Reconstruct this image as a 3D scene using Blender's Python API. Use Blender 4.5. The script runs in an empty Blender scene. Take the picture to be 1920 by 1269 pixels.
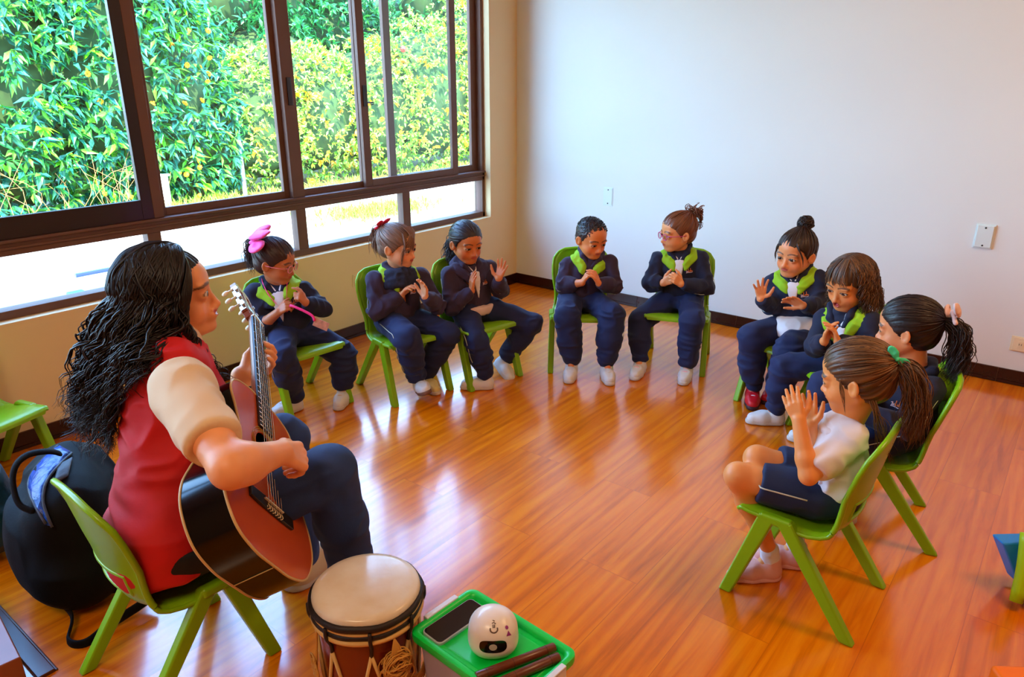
import bpy, math, random
import numpy as np
from mathutils import Vector, Matrix

# ---------------------------------------------------------------- camera, light, exposure
SC = bpy.context.scene
COL = SC.collection
F_PX, PITCH, YAW, CAM_H = 1375.0, math.radians(19.6), math.radians(38.1), 1.40
FWD = np.array([-math.sin(YAW) * math.cos(PITCH), math.cos(YAW) * math.cos(PITCH), -math.sin(PITCH)])
RIGHT = np.array([math.cos(YAW), math.sin(YAW), 0.0])
UP = np.cross(RIGHT, FWD)
CAM = np.array([3.152, -4.071, CAM_H])

cam_d = bpy.data.cameras.new('camera')
cam = bpy.data.objects.new('camera', cam_d)
COL.objects.link(cam)
cam.location = CAM
cam.rotation_euler = Matrix(((RIGHT[0], UP[0], -FWD[0]), (RIGHT[1], UP[1], -FWD[1]), (RIGHT[2], UP[2], -FWD[2]))).to_euler()
cam_d.sensor_fit = 'HORIZONTAL'
cam_d.sensor_width = 36.0
cam_d.lens = F_PX / 1920.0 * 36.0
cam_d.clip_start = 0.02
SC.camera = cam

SC.view_settings.view_transform = 'Standard'
SC.view_settings.look = 'None'
SC.view_settings.gamma = 1.0
SC.view_settings.exposure = 0.28
SC.view_settings.use_curve_mapping = False
SC.cycles.use_denoising = True
SC.cycles.max_bounces = 8
SC.cycles.diffuse_bounces = 5
SC.cycles.glossy_bounces = 3
SC.cycles.transparent_max_bounces = 12
SC.cycles.sample_clamp_indirect = 6.0

world = bpy.data.worlds.new('sky')
SC.world = world
world.use_nodes = True
wn = world.node_tree
wn.nodes.clear()
w_out = wn.nodes.new('ShaderNodeOutputWorld')
w_bg = wn.nodes.new('ShaderNodeBackground')
w_tc = wn.nodes.new('ShaderNodeTexCoord')
w_sep = wn.nodes.new('ShaderNodeSeparateXYZ')
w_ramp = wn.nodes.new('ShaderNodeValToRGB')
wn.links.new(w_tc.outputs['Generated'], w_sep.inputs[0])
wn.links.new(w_sep.outputs['Z'], w_ramp.inputs[0])
w_ramp.color_ramp.elements[0].position = 0.0
w_ramp.color_ramp.elements[0].color = (0.50, 0.76, 1.0, 1)
w_ramp.color_ramp.elements[1].position = 0.7
w_ramp.color_ramp.elements[1].color = (0.20, 0.45, 1.0, 1)
wn.links.new(w_ramp.outputs[0], w_bg.inputs[0])
wn.links.new(w_bg.outputs[0], w_out.inputs[0])
w_bg.inputs[1].default_value = 14.0


def lamp(name, kind, loc, energy, color=(1, 1, 1), direction=None, size=None, size_y=None, angle=None):
    d = bpy.data.lights.new(name, kind)
    d.energy = energy
    d.color = color
    if kind == 'AREA':
        d.shape = 'RECTANGLE'
        d.size = size
        d.size_y = size_y
    if kind == 'SUN' and angle:
        d.angle = angle
    o = bpy.data.objects.new(name, d)
    COL.objects.link(o)
    o.location = loc
    if direction is not None:
        o.rotation_euler = Vector(direction).to_track_quat('-Z', 'Y').to_euler()
    return o


# sun high behind the building, falling on the garden only
lamp('sun', 'SUN', (4, -2, 8), 27.0, (1.0, 0.84, 0.60), (-0.62, 0.42, -0.80), angle=math.radians(1.0))
# daylight portal in the window opening (guides the sky light, adds none)
portal = lamp('window_portal', 'AREA', (-0.16, -2.6, 1.37), 1.0, (1, 1, 1), (1, 0, 0), 4.6, 1.7)
portal.data.cycles.is_portal = True
# two unseen area lights added under the ceiling as warm fill
for _n, (_p, _e, _c) in enumerate((((3.9, -1.7, 2.72), 26.0, (1.0, 0.60, 0.30)), ((2.6, -4.9, 2.72), 28.0, (1.0, 0.76, 0.50)))):
    lamp('added_ceiling_fill_%d' % _n, 'AREA', _p, _e, _c, (0, 0, -1), 1.2, 0.6)

BUILD = None      # sections to build; None builds all
QS = 1.0          # mesh fineness multiplier

# ---------------------------------------------------------------- helpers
rng = np.random.default_rng(7)
random.seed(7)
PI = math.pi


def want(s):
    return BUILD is None or s in BUILD


def V(*a):
    return np.array(a if len(a) > 1 else a[0], float)


def unit(v):
    v = np.asarray(v, float)
    return v / (np.linalg.norm(v) + 1e-12)


def ray(px, py):
    return FWD + RIGHT * (px - 960) / F_PX - UP * (py - 634.5) / F_PX


def at(px, py, zc):
    """Point seen at pixel (px, py) at camera depth zc."""
    return CAM + ray(px, py) * zc


def floor_at(px, py, z=0.0):
    d = ray(px, py)
    return CAM + d * (z - CAM_H) / d[2]


def onx(px, py, x=0.0):
    d = ray(px, py)
    return CAM + d * (x - CAM[0]) / d[0]


def ony(px, py, y=0.0):
    d = ray(px, py)
    return CAM + d * (y - CAM[1]) / d[1]


def depth(p):
    return float((np.asarray(p) - CAM) @ FWD)


def pix(p):
    v = np.asarray(p) - CAM
    z = v @ FWD
    return 960 + F_PX * (v @ RIGHT) / z, 634.5 - F_PX * (v @ UP) / z


def reach(a, px, py, L, near=True):
    """Point on the ray of pixel (px, py) at distance L from a (closest approach when out of reach)."""
    d = unit(ray(px, py))
    w = np.asarray(a) - CAM
    b = w @ d
    h2 = w @ w - b * b
    if h2 >= L * L:
        return CAM + d * b
    s = math.sqrt(L * L - h2)
    return CAM + d * (b - s if near else b + s)


def lin(c):
    c = np.asarray(c, float)
    return np.where(c <= 0.04045, c / 12.92, ((c + 0.055) / 1.055) ** 2.4)


def rgb(r, g, b):
    return tuple(lin(np.array([r, g, b]) / 255.0))


# ---------------------------------------------------------------- materials
MATS = {}


def nd(nt, t, **kw):
    n = nt.nodes.new(t)
    for k, v in kw.items():
        setattr(n, k, v)
    return n


def mat(name, color=(0.8, 0.8, 0.8), rough=0.5, metal=0.0, spec=0.5, noise=None, bump=None, attr=None, coat=0.0,
        sheen=0.0, trans=0.0, sss=0.0, emit=None, two=None, alpha=None):
    """Principled material; noise=(scale, amount) varies the colour, bump=(scale, strength, distance) the surface."""
    if name in MATS:
        return MATS[name]
    m = bpy.data.materials.new(name)
    MATS[name] = m
    m.use_nodes = True
    nt = m.node_tree
    p = nt.nodes['Principled BSDF']
    p.inputs['Base Color'].default_value = (*color, 1)
    p.inputs['Roughness'].default_value = rough
    p.inputs['Metallic'].default_value = metal
    p.inputs['Specular IOR Level'].default_value = spec
    p.inputs['Coat Weight'].default_value = coat
    p.inputs['Coat Roughness'].default_value = 0.08
    if sheen:
        p.inputs['Sheen Weight'].default_value = sheen
        p.inputs['Sheen Roughness'].default_value = 0.5
    if sss:
        p.inputs['Subsurface Weight'].default_value = sss
        p.inputs['Subsurface Radius'].default_value = (0.012, 0.004, 0.002)
        p.inputs['Subsurface Scale'].default_value = 0.6
    if emit:
        p.inputs['Emission Color'].default_value = (*emit[0], 1)
        p.inputs['Emission Strength'].default_value = emit[1]
    src = None
    if attr:
        a = nd(nt, 'ShaderNodeVertexColor', layer_name=attr)
        src = a.outputs['Color']
    if noise or bump:
        tc = nd(nt, 'ShaderNodeTexCoord')
    if noise:
        nz = nd(nt, 'ShaderNodeTexNoise')
        nz.inputs['Scale'].default_value = noise[0]
        nz.inputs['Detail'].default_value = 5
        nt.links.new(tc.outputs['Object'], nz.inputs['Vector'])
        mx = nd(nt, 'ShaderNodeMix', data_type='RGBA', blend_type='MIX')
        mr = nd(nt, 'ShaderNodeMapRange')
        mr.inputs['From Min'].default_value = 0.3
        mr.inputs['From Max'].default_value = 0.7
        nt.links.new(nz.outputs['Fac'], mr.inputs['Value'])
        nt.links.new(mr.outputs[0], mx.inputs[0])
        c2 = two if two else tuple(c * (1 - noise[1]) for c in color)
        if src:
            ml = nd(nt, 'ShaderNodeMix', data_type='RGBA', blend_type='MULTIPLY')
            ml.inputs[0].default_value = 1.0
            k = 1 - noise[1]
            mx.inputs[6].default_value = (1, 1, 1, 1)
            mx.inputs[7].default_value = (k, k, k, 1)
            nt.links.new(src, ml.inputs[6])
            nt.links.new(mx.outputs[2], ml.inputs[7])
            src = ml.outputs[2]
        else:
            mx.inputs[6].default_value = (*color, 1)
            mx.inputs[7].default_value = (*c2, 1)
            src = mx.outputs[2]
    if src:
        nt.links.new(src, p.inputs['Base Color'])
    if bump:
        nb = nd(nt, 'ShaderNodeTexNoise')
        nb.inputs['Scale'].default_value = bump[0]
        nb.inputs['Detail'].default_value = 4
        nt.links.new(tc.outputs['Object'], nb.inputs['Vector'])
        bp = nd(nt, 'ShaderNodeBump')
        bp.inputs['Strength'].default_value = bump[1]
        bp.inputs['Distance'].default_value = bump[2]
        nt.links.new(nb.outputs['Fac'], bp.inputs['Height'])
        nt.links.new(bp.outputs[0], p.inputs['Normal'])
    if trans:
        tr = nd(nt, 'ShaderNodeBsdfTranslucent')
        ms = nd(nt, 'ShaderNodeMixShader')
        ms.inputs[0].default_value = trans
        if src:
            nt.links.new(src, tr.inputs[0])
        else:
            tr.inputs[0].default_value = (*color, 1)
        out = nt.nodes['Material Output']
        nt.links.new(p.outputs[0], ms.inputs[1])
        nt.links.new(tr.outputs[0], ms.inputs[2])
        nt.links.new(ms.outputs[0], out.inputs[0])
    return m


# ---------------------------------------------------------------- objects
def link(o, parent=None):
    COL.objects.link(o)
    if parent is not None:
        o.parent = parent
    return o


def tag(o, label=None, cat=None, group=None, kind=None):
    if label:
        o['label'] = label
    if cat:
        o['category'] = cat
    if group:
        o['group'] = group
    if kind:
        o['kind'] = kind
    return o


def empty(name, loc=(0, 0, 0), rz=0.0, label=None, cat=None, group=None, kind=None):
    o = bpy.data.objects.new(name, None)
    o.empty_display_size = 0.1
    link(o)
    o.location = loc
    o.rotation_euler = (0, 0, rz)
    return tag(o, label, cat, group, kind)


def world_off(parent):
    return np.array(parent.location) if parent is not None else np.zeros(3)


class MB:
    """Collects pieces (vertices, faces, material slots) for ONE mesh object."""

    def __init__(s):
        s.v, s.f, s.m, s.n = [], [], [], 0

    def add(s, v, f, m=0):
        v = np.asarray(v, float).reshape(-1, 3)
        s.v.append(v)
        for q in f:
            s.f.append([i + s.n for i in q])
            s.m.append(m)
        s.n += len(v)
        return s

    def box(s, lo, hi, m=0, R=None, c=None):
        lo, hi = np.asarray(lo, float), np.asarray(hi, float)
        v = np.array([[x, y, z] for x in (lo[0], hi[0]) for y in (lo[1], hi[1]) for z in (lo[2], hi[2])])
        if R is not None:
            v = v @ np.asarray(R).T
        if c is not None:
            v = v + np.asarray(c)
        return s.add(v, [(0, 1, 3, 2), (4, 6, 7, 5), (0, 4, 5, 1), (2, 3, 7, 6), (0, 2, 6, 4), (1, 5, 7, 3)], m)

    def beam(s, a, b, side, w, t, w2=None, t2=None, m=0):
        """Bar of rectangular section from a to b; side = unit direction of the width w, t the other."""
        a, b = V(a), V(b)
        d = unit(b - a)
        x = unit(V(side) - d * (V(side) @ d))
        y = np.cross(d, x)
        w2, t2 = w2 or w, t2 or t
        v = [a + x * w / 2 * i + y * t / 2 * j for i, j in ((-1, -1), (1, -1), (1, 1), (-1, 1))]
        v += [b + x * w2 / 2 * i + y * t2 / 2 * j for i, j in ((-1, -1), (1, -1), (1, 1), (-1, 1))]
        return s.add(v, [(3, 2, 1, 0), (4, 5, 6, 7), (0, 1, 5, 4), (1, 2, 6, 5), (2, 3, 7, 6), (3, 0, 4, 7)], m)

    def tube(s, pts, r, n=8, m=0, cap=True, squash=None, closed=False):
        """Tube along pts, radius r (number or list)."""
        P = np.asarray(pts, float)
        k = len(P)
        r = np.full(k, r, float) if np.isscalar(r) else np.asarray(r, float)
        T = np.gradient(P, axis=0)
        if closed:
            T = np.roll(P, -1, 0) - np.roll(P, 1, 0)
        T /= np.linalg.norm(T, axis=1)[:, None] + 1e-12
        ref = V(0, 0, 1) if abs(T[0][2]) < 0.9 else V(1, 0, 0)
        N = unit(ref - T[0] * (ref @ T[0]))
        vs = []
        for i in range(k):
            N = unit(N - T[i] * (N @ T[i]))
            B = np.cross(T[i], N)
            a = np.arange(n) * 2 * PI / n
            q = squash or 1.0
            vs.append(P[i] + r[i] * (np.cos(a)[:, None] * N + q * np.sin(a)[:, None] * B))
        f = []
        for i in range(k - 1 if not closed else k):
            i2 = (i + 1) % k
            for j in range(n):
                f.append((i * n + j, i * n + (j + 1) % n, i2 * n + (j + 1) % n, i2 * n + j))
        if cap and not closed:
            f.append(tuple(range(n - 1, -1, -1)))
            f.append(tuple((k - 1) * n + j for j in range(n)))
        return s.add(np.concatenate(vs), f, m)

    def lathe(s, prof, n=32, c=(0, 0, 0), R=None, m=0, ms=None):
        """Surface of revolution of (radius, z) pairs."""
        a = np.arange(n) * 2 * PI / n
        vs = np.concatenate([np.stack([r * np.cos(a), r * np.sin(a), np.full(n, z)], 1) for r, z in prof])
        if R is not None:
            vs = vs @ np.asarray(R).T
        vs = vs + np.asarray(c)
        k = len(prof)
        base = s.n
        s.v.append(vs)
        s.n += len(vs)
        for i in range(k - 1):
            for j in range(n):
                s.f.append([base + q for q in (i * n + j, i * n + (j + 1) % n, (i + 1) * n + (j + 1) % n, (i + 1) * n + j)])
                s.m.append(ms[i] if ms else m)
        s.f.append([base + j for j in range(n - 1, -1, -1)])
        s.m.append(ms[0] if ms else m)
        s.f.append([base + (k - 1) * n + j for j in range(n)])
        s.m.append(ms[-1] if ms else m)
        return s

    def prism(s, poly, h0, h1, frame=None, m=0):
        """Extrude a 2-D polygon from h0 to h1 along the frame's third axis. frame=(origin, X, Y, Z)."""
        O, X, Y, Z = frame if frame else (V(0, 0, 0), V(1, 0, 0), V(0, 1, 0), V(0, 0, 1))
        poly = np.asarray(poly, float)
        n = len(poly)
        v = [O + X * p[0] + Y * p[1] + Z * h0 for p in poly] + [O + X * p[0] + Y * p[1] + Z * h1 for p in poly]
        f = [tuple(range(n - 1, -1, -1)), tuple(range(n, 2 * n))]
        f += [(i, (i + 1) % n, n + (i + 1) % n, n + i) for i in range(n)]
        return s.add(v, f, m)

    def sphere(s, c, r, n=12, R=None, m=0, scale=(1, 1, 1)):
        vs, f = [], []
        k = n // 2 + 1
        for i in range(k):
            t = PI * i / (k - 1)
            for j in range(n):
                p = 2 * PI * j / n
                vs.append((math.sin(t) * math.cos(p), math.sin(t) * math.sin(p), math.cos(t)))
        vs = np.array(vs) * r * np.array(scale)
        if R is not None:
            vs = vs @ np.asarray(R).T
        for i in range(k - 1):
            for j in range(n):
                f.append((i * n + j, (i + 1) * n + j, (i + 1) * n + (j + 1) % n, i * n + (j + 1) % n))
        return s.add(vs + np.asarray(c), f, m)

    def build(s, name, mats, parent=None, smooth=None, bevel=None, world=False, label=None, seg=2):
        v = np.concatenate(s.v)
        if world:
            v = v - world_off(parent)
        me = bpy.data.meshes.new(name)
        me.from_pydata(v.tolist(), [], s.f)
        mats = mats if isinstance(mats, (list, tuple)) else [mats]
        for m in mats:
            me.materials.append(m)
        me.polygons.foreach_set('material_index', np.array(s.m, np.int32))
        me.update()
        o = bpy.data.objects.new(name, me)
        link(o, parent)
        if smooth:
            me.polygons.foreach_set('use_smooth', np.ones(len(s.f), bool))
            if smooth is not True:
                me.set_sharp_from_angle(angle=math.radians(smooth))
        if bevel:
            b = o.modifiers.new('bevel', 'BEVEL')
            b.width = bevel
            b.segments = seg
            b.limit_method = 'ANGLE'
            b.angle_limit = math.radians(40)
            if not smooth:
                me.polygons.foreach_set('use_smooth', np.ones(len(s.f), bool))
                b.harden_normals = True
        if label:
            o['label'] = label
        return o


def fast_mesh(name, v, quads, mats, parent=None, smooth=True, world=True, mi=None, colors=None, tris=False, label=None):
    v = np.asarray(v, np.float32)
    if world:
        v = v - world_off(parent).astype(np.float32)
    quads = np.asarray(quads, np.int32)
    k = quads.shape[1]
    me = bpy.data.meshes.new(name)
    me.vertices.add(len(v))
    me.vertices.foreach_set('co', np.ascontiguousarray(v).ravel())
    me.loops.add(quads.size)
    me.loops.foreach_set('vertex_index', np.ascontiguousarray(quads).ravel())
    me.polygons.add(len(quads))
    me.polygons.foreach_set('loop_start', np.arange(0, quads.size, k, dtype=np.int32))
    me.polygons.foreach_set('loop_total', np.full(len(quads), k, np.int32))
    mats = mats if isinstance(mats, (list, tuple)) else [mats]
    for m in mats:
        me.materials.append(m)
    if mi is not None:
        me.polygons.foreach_set('material_index', np.asarray(mi, np.int32))
    me.polygons.foreach_set('use_smooth', np.full(len(quads), bool(smooth)))
    me.update(calc_edges=True)
    me.validate()
    if colors is not None:
        a = me.color_attributes.new('Col', 'FLOAT_COLOR', 'POINT')
        c = np.ones((len(v), 4), np.float32)
        c[:, :3] = colors
        a.data.foreach_set('color', c.ravel())
    o = bpy.data.objects.new(name, me)
    link(o, parent)
    if label:
        o['label'] = label
    return o


# ---------------------------------------------------------------- value noise
_perm = np.random.default_rng(3).integers(0, 2 ** 31, 4096).astype(np.int64)


def vnoise(p, scale=1.0, seed=0):
    """Value noise in [-1, 1]."""
    q = np.asarray(p, float) * scale + 1000.0 + seed * 17.3
    i = np.floor(q).astype(np.int64)
    f = q - i
    f = f * f * (3 - 2 * f)

    def h(a, b, c):
        k = (a * 73856093) ^ (b * 19349663) ^ (c * 83492791) ^ (seed * 2654435)
        return (_perm[k & 4095] / 2 ** 30) - 1.0
    r = 0
    for dx in (0, 1):
        wx = f[..., 0] if dx else 1 - f[..., 0]
        for dy in (0, 1):
            wy = f[..., 1] if dy else 1 - f[..., 1]
            for dz in (0, 1):
                wz = f[..., 2] if dz else 1 - f[..., 2]
                r = r + wx * wy * wz * h(i[..., 0] + dx, i[..., 1] + dy, i[..., 2] + dz)
    return r


# ---------------------------------------------------------------- smooth solids on a grid
class Sdf:
    def __init__(s, lo, hi, h):
        s.h = h * QS
        s.lo = np.asarray(lo, float) - 3 * s.h
        s.n = np.ceil((np.asarray(hi, float) + 3 * s.h - s.lo) / s.h).astype(int) + 1
        s.F = np.full(s.n, 0.08, np.float32)
        s.ax = [(s.lo[i] + s.h * np.arange(s.n[i])).astype(np.float32) for i in range(3)]

    def _blk(s, lo, hi):
        a = np.clip(np.floor((lo - s.lo) / s.h).astype(int), 0, s.n)
        b = np.clip(np.ceil((hi - s.lo) / s.h).astype(int) + 1, 0, s.n)
        if np.any(b <= a):
            return None
        sl = tuple(slice(a[i], b[i]) for i in range(3))
        return sl, (s.ax[0][sl[0]][:, None, None], s.ax[1][sl[1]][None, :, None], s.ax[2][sl[2]][None, None, :])

    def _put(s, sl, d, k, op):
        A = s.F[sl]
        if op == 'u':
            if k > 0:
                q = np.maximum(k - np.abs(A - d), 0)
                s.F[sl] = np.minimum(A, d) - q * q / (4 * k)
            else:
                s.F[sl] = np.minimum(A, d)
        else:
            d = -d
            if k > 0:
                q = np.maximum(k - np.abs(A - d), 0)
                s.F[sl] = np.maximum(A, d) + q * q / (4 * k)
            else:
                s.F[sl] = np.maximum(A, d)

    def cone(s, a, b, ra, rb=None, k=0.01, op='u'):
        rb = ra if rb is None else rb
        a, b = np.asarray(a, np.float32), np.asarray(b, np.float32)
        m = max(ra, rb) + k + 3 * s.h
        g = s._blk(np.minimum(a, b) - m, np.maximum(a, b) + m)
        if g is None:
            return s
        sl, (X, Y, Z) = g
        ba = b - a
        L = float(ba @ ba) + 1e-12
        t = np.clip(((X - a[0]) * ba[0] + (Y - a[1]) * ba[1] + (Z - a[2]) * ba[2]) / L, 0, 1)
        d = np.sqrt((X - a[0] - t * ba[0]) ** 2 + (Y - a[1] - t * ba[1]) ** 2 + (Z - a[2] - t * ba[2]) ** 2) - (ra + (rb - ra) * t)
        s._put(sl, d, k, op)
        return s

    def chain(s, pts, rs, k=0.01, op='u'):
        for i in range(len(pts) - 1):
            s.cone(pts[i], pts[i + 1], rs[i], rs[i + 1], k, op)
        return s

    def ell(s, c, r, R=None, k=0.01, op='u'):
        c = np.asarray(c, np.float32)
        r = np.asarray(r, np.float32)
        R = np.eye(3, dtype=np.float32) if R is None else np.asarray(R, np.float32)
        ext = np.sqrt(((R * r) ** 2).sum(1)) + k + 3 * s.h
        g = s._blk(c - ext, c + ext)
        if g is None:
            return s
        sl, (X, Y, Z) = g
        dx, dy, dz = X - c[0], Y - c[1], Z - c[2]
        k0 = 0
        k1 = 0
        for i in range(3):
            q = (dx * R[0, i] + dy * R[1, i] + dz * R[2, i]) / r[i]
            k0 = k0 + q * q
            k1 = k1 + (q / r[i]) ** 2
        k0 = np.sqrt(k0)
        k1 = np.sqrt(k1) + 1e-9
        s._put(sl, k0 * (k0 - 1.0) / k1, k, op)
        return s

    def cut(s, p, n, k=0.004, lo=None, hi=None):
        """Remove the side of the plane through p that n points to (inside the box lo..hi)."""
        g = s._blk(s.lo if lo is None else np.asarray(lo), s.lo + s.h * s.n if hi is None else np.asarray(hi))
        if g is None:
            return s
        sl, (X, Y, Z) = g
        d = -((X - p[0]) * n[0] + (Y - p[1]) * n[1] + (Z - p[2]) * n[2])
        s._put(sl, d.astype(np.float32), k, 's')
        return s

    def mesh(s, smooth=1):
        F = s.F
        ins = F < 0
        c = np.zeros(np.array(F.shape) - 1, np.uint8)
        for dx in (0, 1):
            for dy in (0, 1):
                for dz in (0, 1):
                    c += ins[dx:F.shape[0] - 1 + dx, dy:F.shape[1] - 1 + dy, dz:F.shape[2] - 1 + dz]
        act = (c > 0) & (c < 8)
        I = np.argwhere(act)
        idx = np.full(act.shape, -1, np.int32)
        idx[act] = np.arange(len(I))
        corners = [(x, y, z) for x in (0, 1) for y in (0, 1) for z in (0, 1)]
        val = np.stack([F[I[:, 0] + a, I[:, 1] + b, I[:, 2] + d] for a, b, d in corners], 1)
        acc = np.zeros((len(I), 3))
        cnt = np.zeros(len(I))
        for i in range(8):
            for j in range(i + 1, 8):
                ci, cj = np.array(corners[i]), np.array(corners[j])
                if np.abs(ci - cj).sum() != 1:
                    continue
                va, vb = val[:, i], val[:, j]
                m = (va < 0) != (vb < 0)
                t = va[m] / (va[m] - vb[m])
                acc[m] += ci + t[:, None] * (cj - ci)
                cnt[m] += 1
        v = s.lo + s.h * (I + acc / cnt[:, None])
        quads = []
        for ax in range(3):
            o1, o2 = (ax + 1) % 3, (ax + 2) % 3
            sh = list(F.shape)
            sh[ax] -= 1
            sl_a = [slice(None)] * 3
            sl_b = [slice(None)] * 3
            sl_a[ax] = slice(0, -1)
            sl_b[ax] = slice(1, None)
            x = ins[tuple(sl_a)] != ins[tuple(sl_b)]
            # need o1, o2 >= 1 and < n-1
            q = np.argwhere(x)
            q = q[(q[:, o1] >= 1) & (q[:, o2] >= 1) & (q[:, o1] < F.shape[o1] - 1) & (q[:, o2] < F.shape[o2] - 1)]
            e1 = np.zeros(3, int)
            e2 = np.zeros(3, int)
            e1[o1] = 1
            e2[o2] = 1
            g = lambda a: idx[a[:, 0], a[:, 1], a[:, 2]]
            f = np.stack([g(q - e1 - e2), g(q - e2), g(q), g(q - e1)], 1)
            first = ins[q[:, 0], q[:, 1], q[:, 2]]
            f[~first] = f[~first][:, ::-1]
            quads.append(f)
        quads = np.concatenate(quads)
        quads = quads[(quads >= 0).all(1)]
        for _ in range(smooth):
            v = relax(v, quads, 0.5)
        return v, quads


def relax(v, quads, w=0.5):
    acc = np.zeros_like(v)
    cnt = np.zeros(len(v))
    for a, b in ((0, 1), (1, 2), (2, 3), (3, 0)):
        np.add.at(acc, quads[:, a], v[quads[:, b]])
        np.add.at(acc, quads[:, b], v[quads[:, a]])
        np.add.at(cnt, quads[:, a], 1)
        np.add.at(cnt, quads[:, b], 1)
    ok = cnt > 0
    v = v.copy()
    v[ok] += w * (acc[ok] / cnt[ok, None] - v[ok])
    return v


def normals(v, quads):
    n = np.cross(v[quads[:, 2]] - v[quads[:, 0]], v[quads[:, 3]] - v[quads[:, 1]])
    o = np.zeros_like(v)
    for i in range(4):
        np.add.at(o, quads[:, i], n)
    return o / (np.linalg.norm(o, axis=1)[:, None] + 1e-12)


def rot(axis, ang):
    a = unit(axis)
    K = np.array([[0, -a[2], a[1]], [a[2], 0, -a[0]], [-a[1], a[0], 0]])
    return np.eye(3) + math.sin(ang) * K + (1 - math.cos(ang)) * K @ K


def bez(pts, n=16):
    """Smooth (Catmull-Rom) curve through pts."""
    P = np.asarray(pts, float)
    P = np.concatenate([[2 * P[0] - P[1]], P, [2 * P[-1] - P[-2]]])
    out = []
    k = len(P) - 3
    for i in range(k):
        p0, p1, p2, p3 = P[i:i + 4]
        m = max(2, n // k)
        for t in np.linspace(0, 1, m, endpoint=(i == k - 1)):
            out.append(0.5 * ((2 * p1) + (p2 - p0) * t + (2 * p0 - 5 * p1 + 4 * p2 - p3) * t * t + (3 * p1 - p0 - 3 * p2 + p3) * t ** 3))
    return np.array(out)

# ---------------------------------------------------------------- the room
WALL = mat('wall_paint', rgb(234, 238, 236), 0.75, noise=(1.3, 0.03), bump=(60, 0.05, 0.002))
WALL_L = mat('wall_paint_bounce_tint', rgb(240, 214, 166), 0.75, noise=(1.3, 0.03), bump=(60, 0.05, 0.002))  # cream tint puts the warm floor bounce into the wall colour
CEIL = mat('ceiling_paint', rgb(236, 196, 146), 0.8)
WALL_D = mat('unseen_wall_tan', rgb(150, 108, 70), 0.75, noise=(1.3, 0.05))  # unseen walls made darker to cut the fill and add warmth
TILE = mat('baseboard_tile', rgb(52, 20, 18), 0.22, noise=(14, 0.35))
GROUT = mat('grout', rgb(120, 84, 66), 0.8)
BROWN = mat('window_bronze', rgb(112, 74, 56), 0.55, noise=(6, 0.15))
DARKBR = mat('window_bronze_dark', rgb(44, 30, 27), 0.35)


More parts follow.
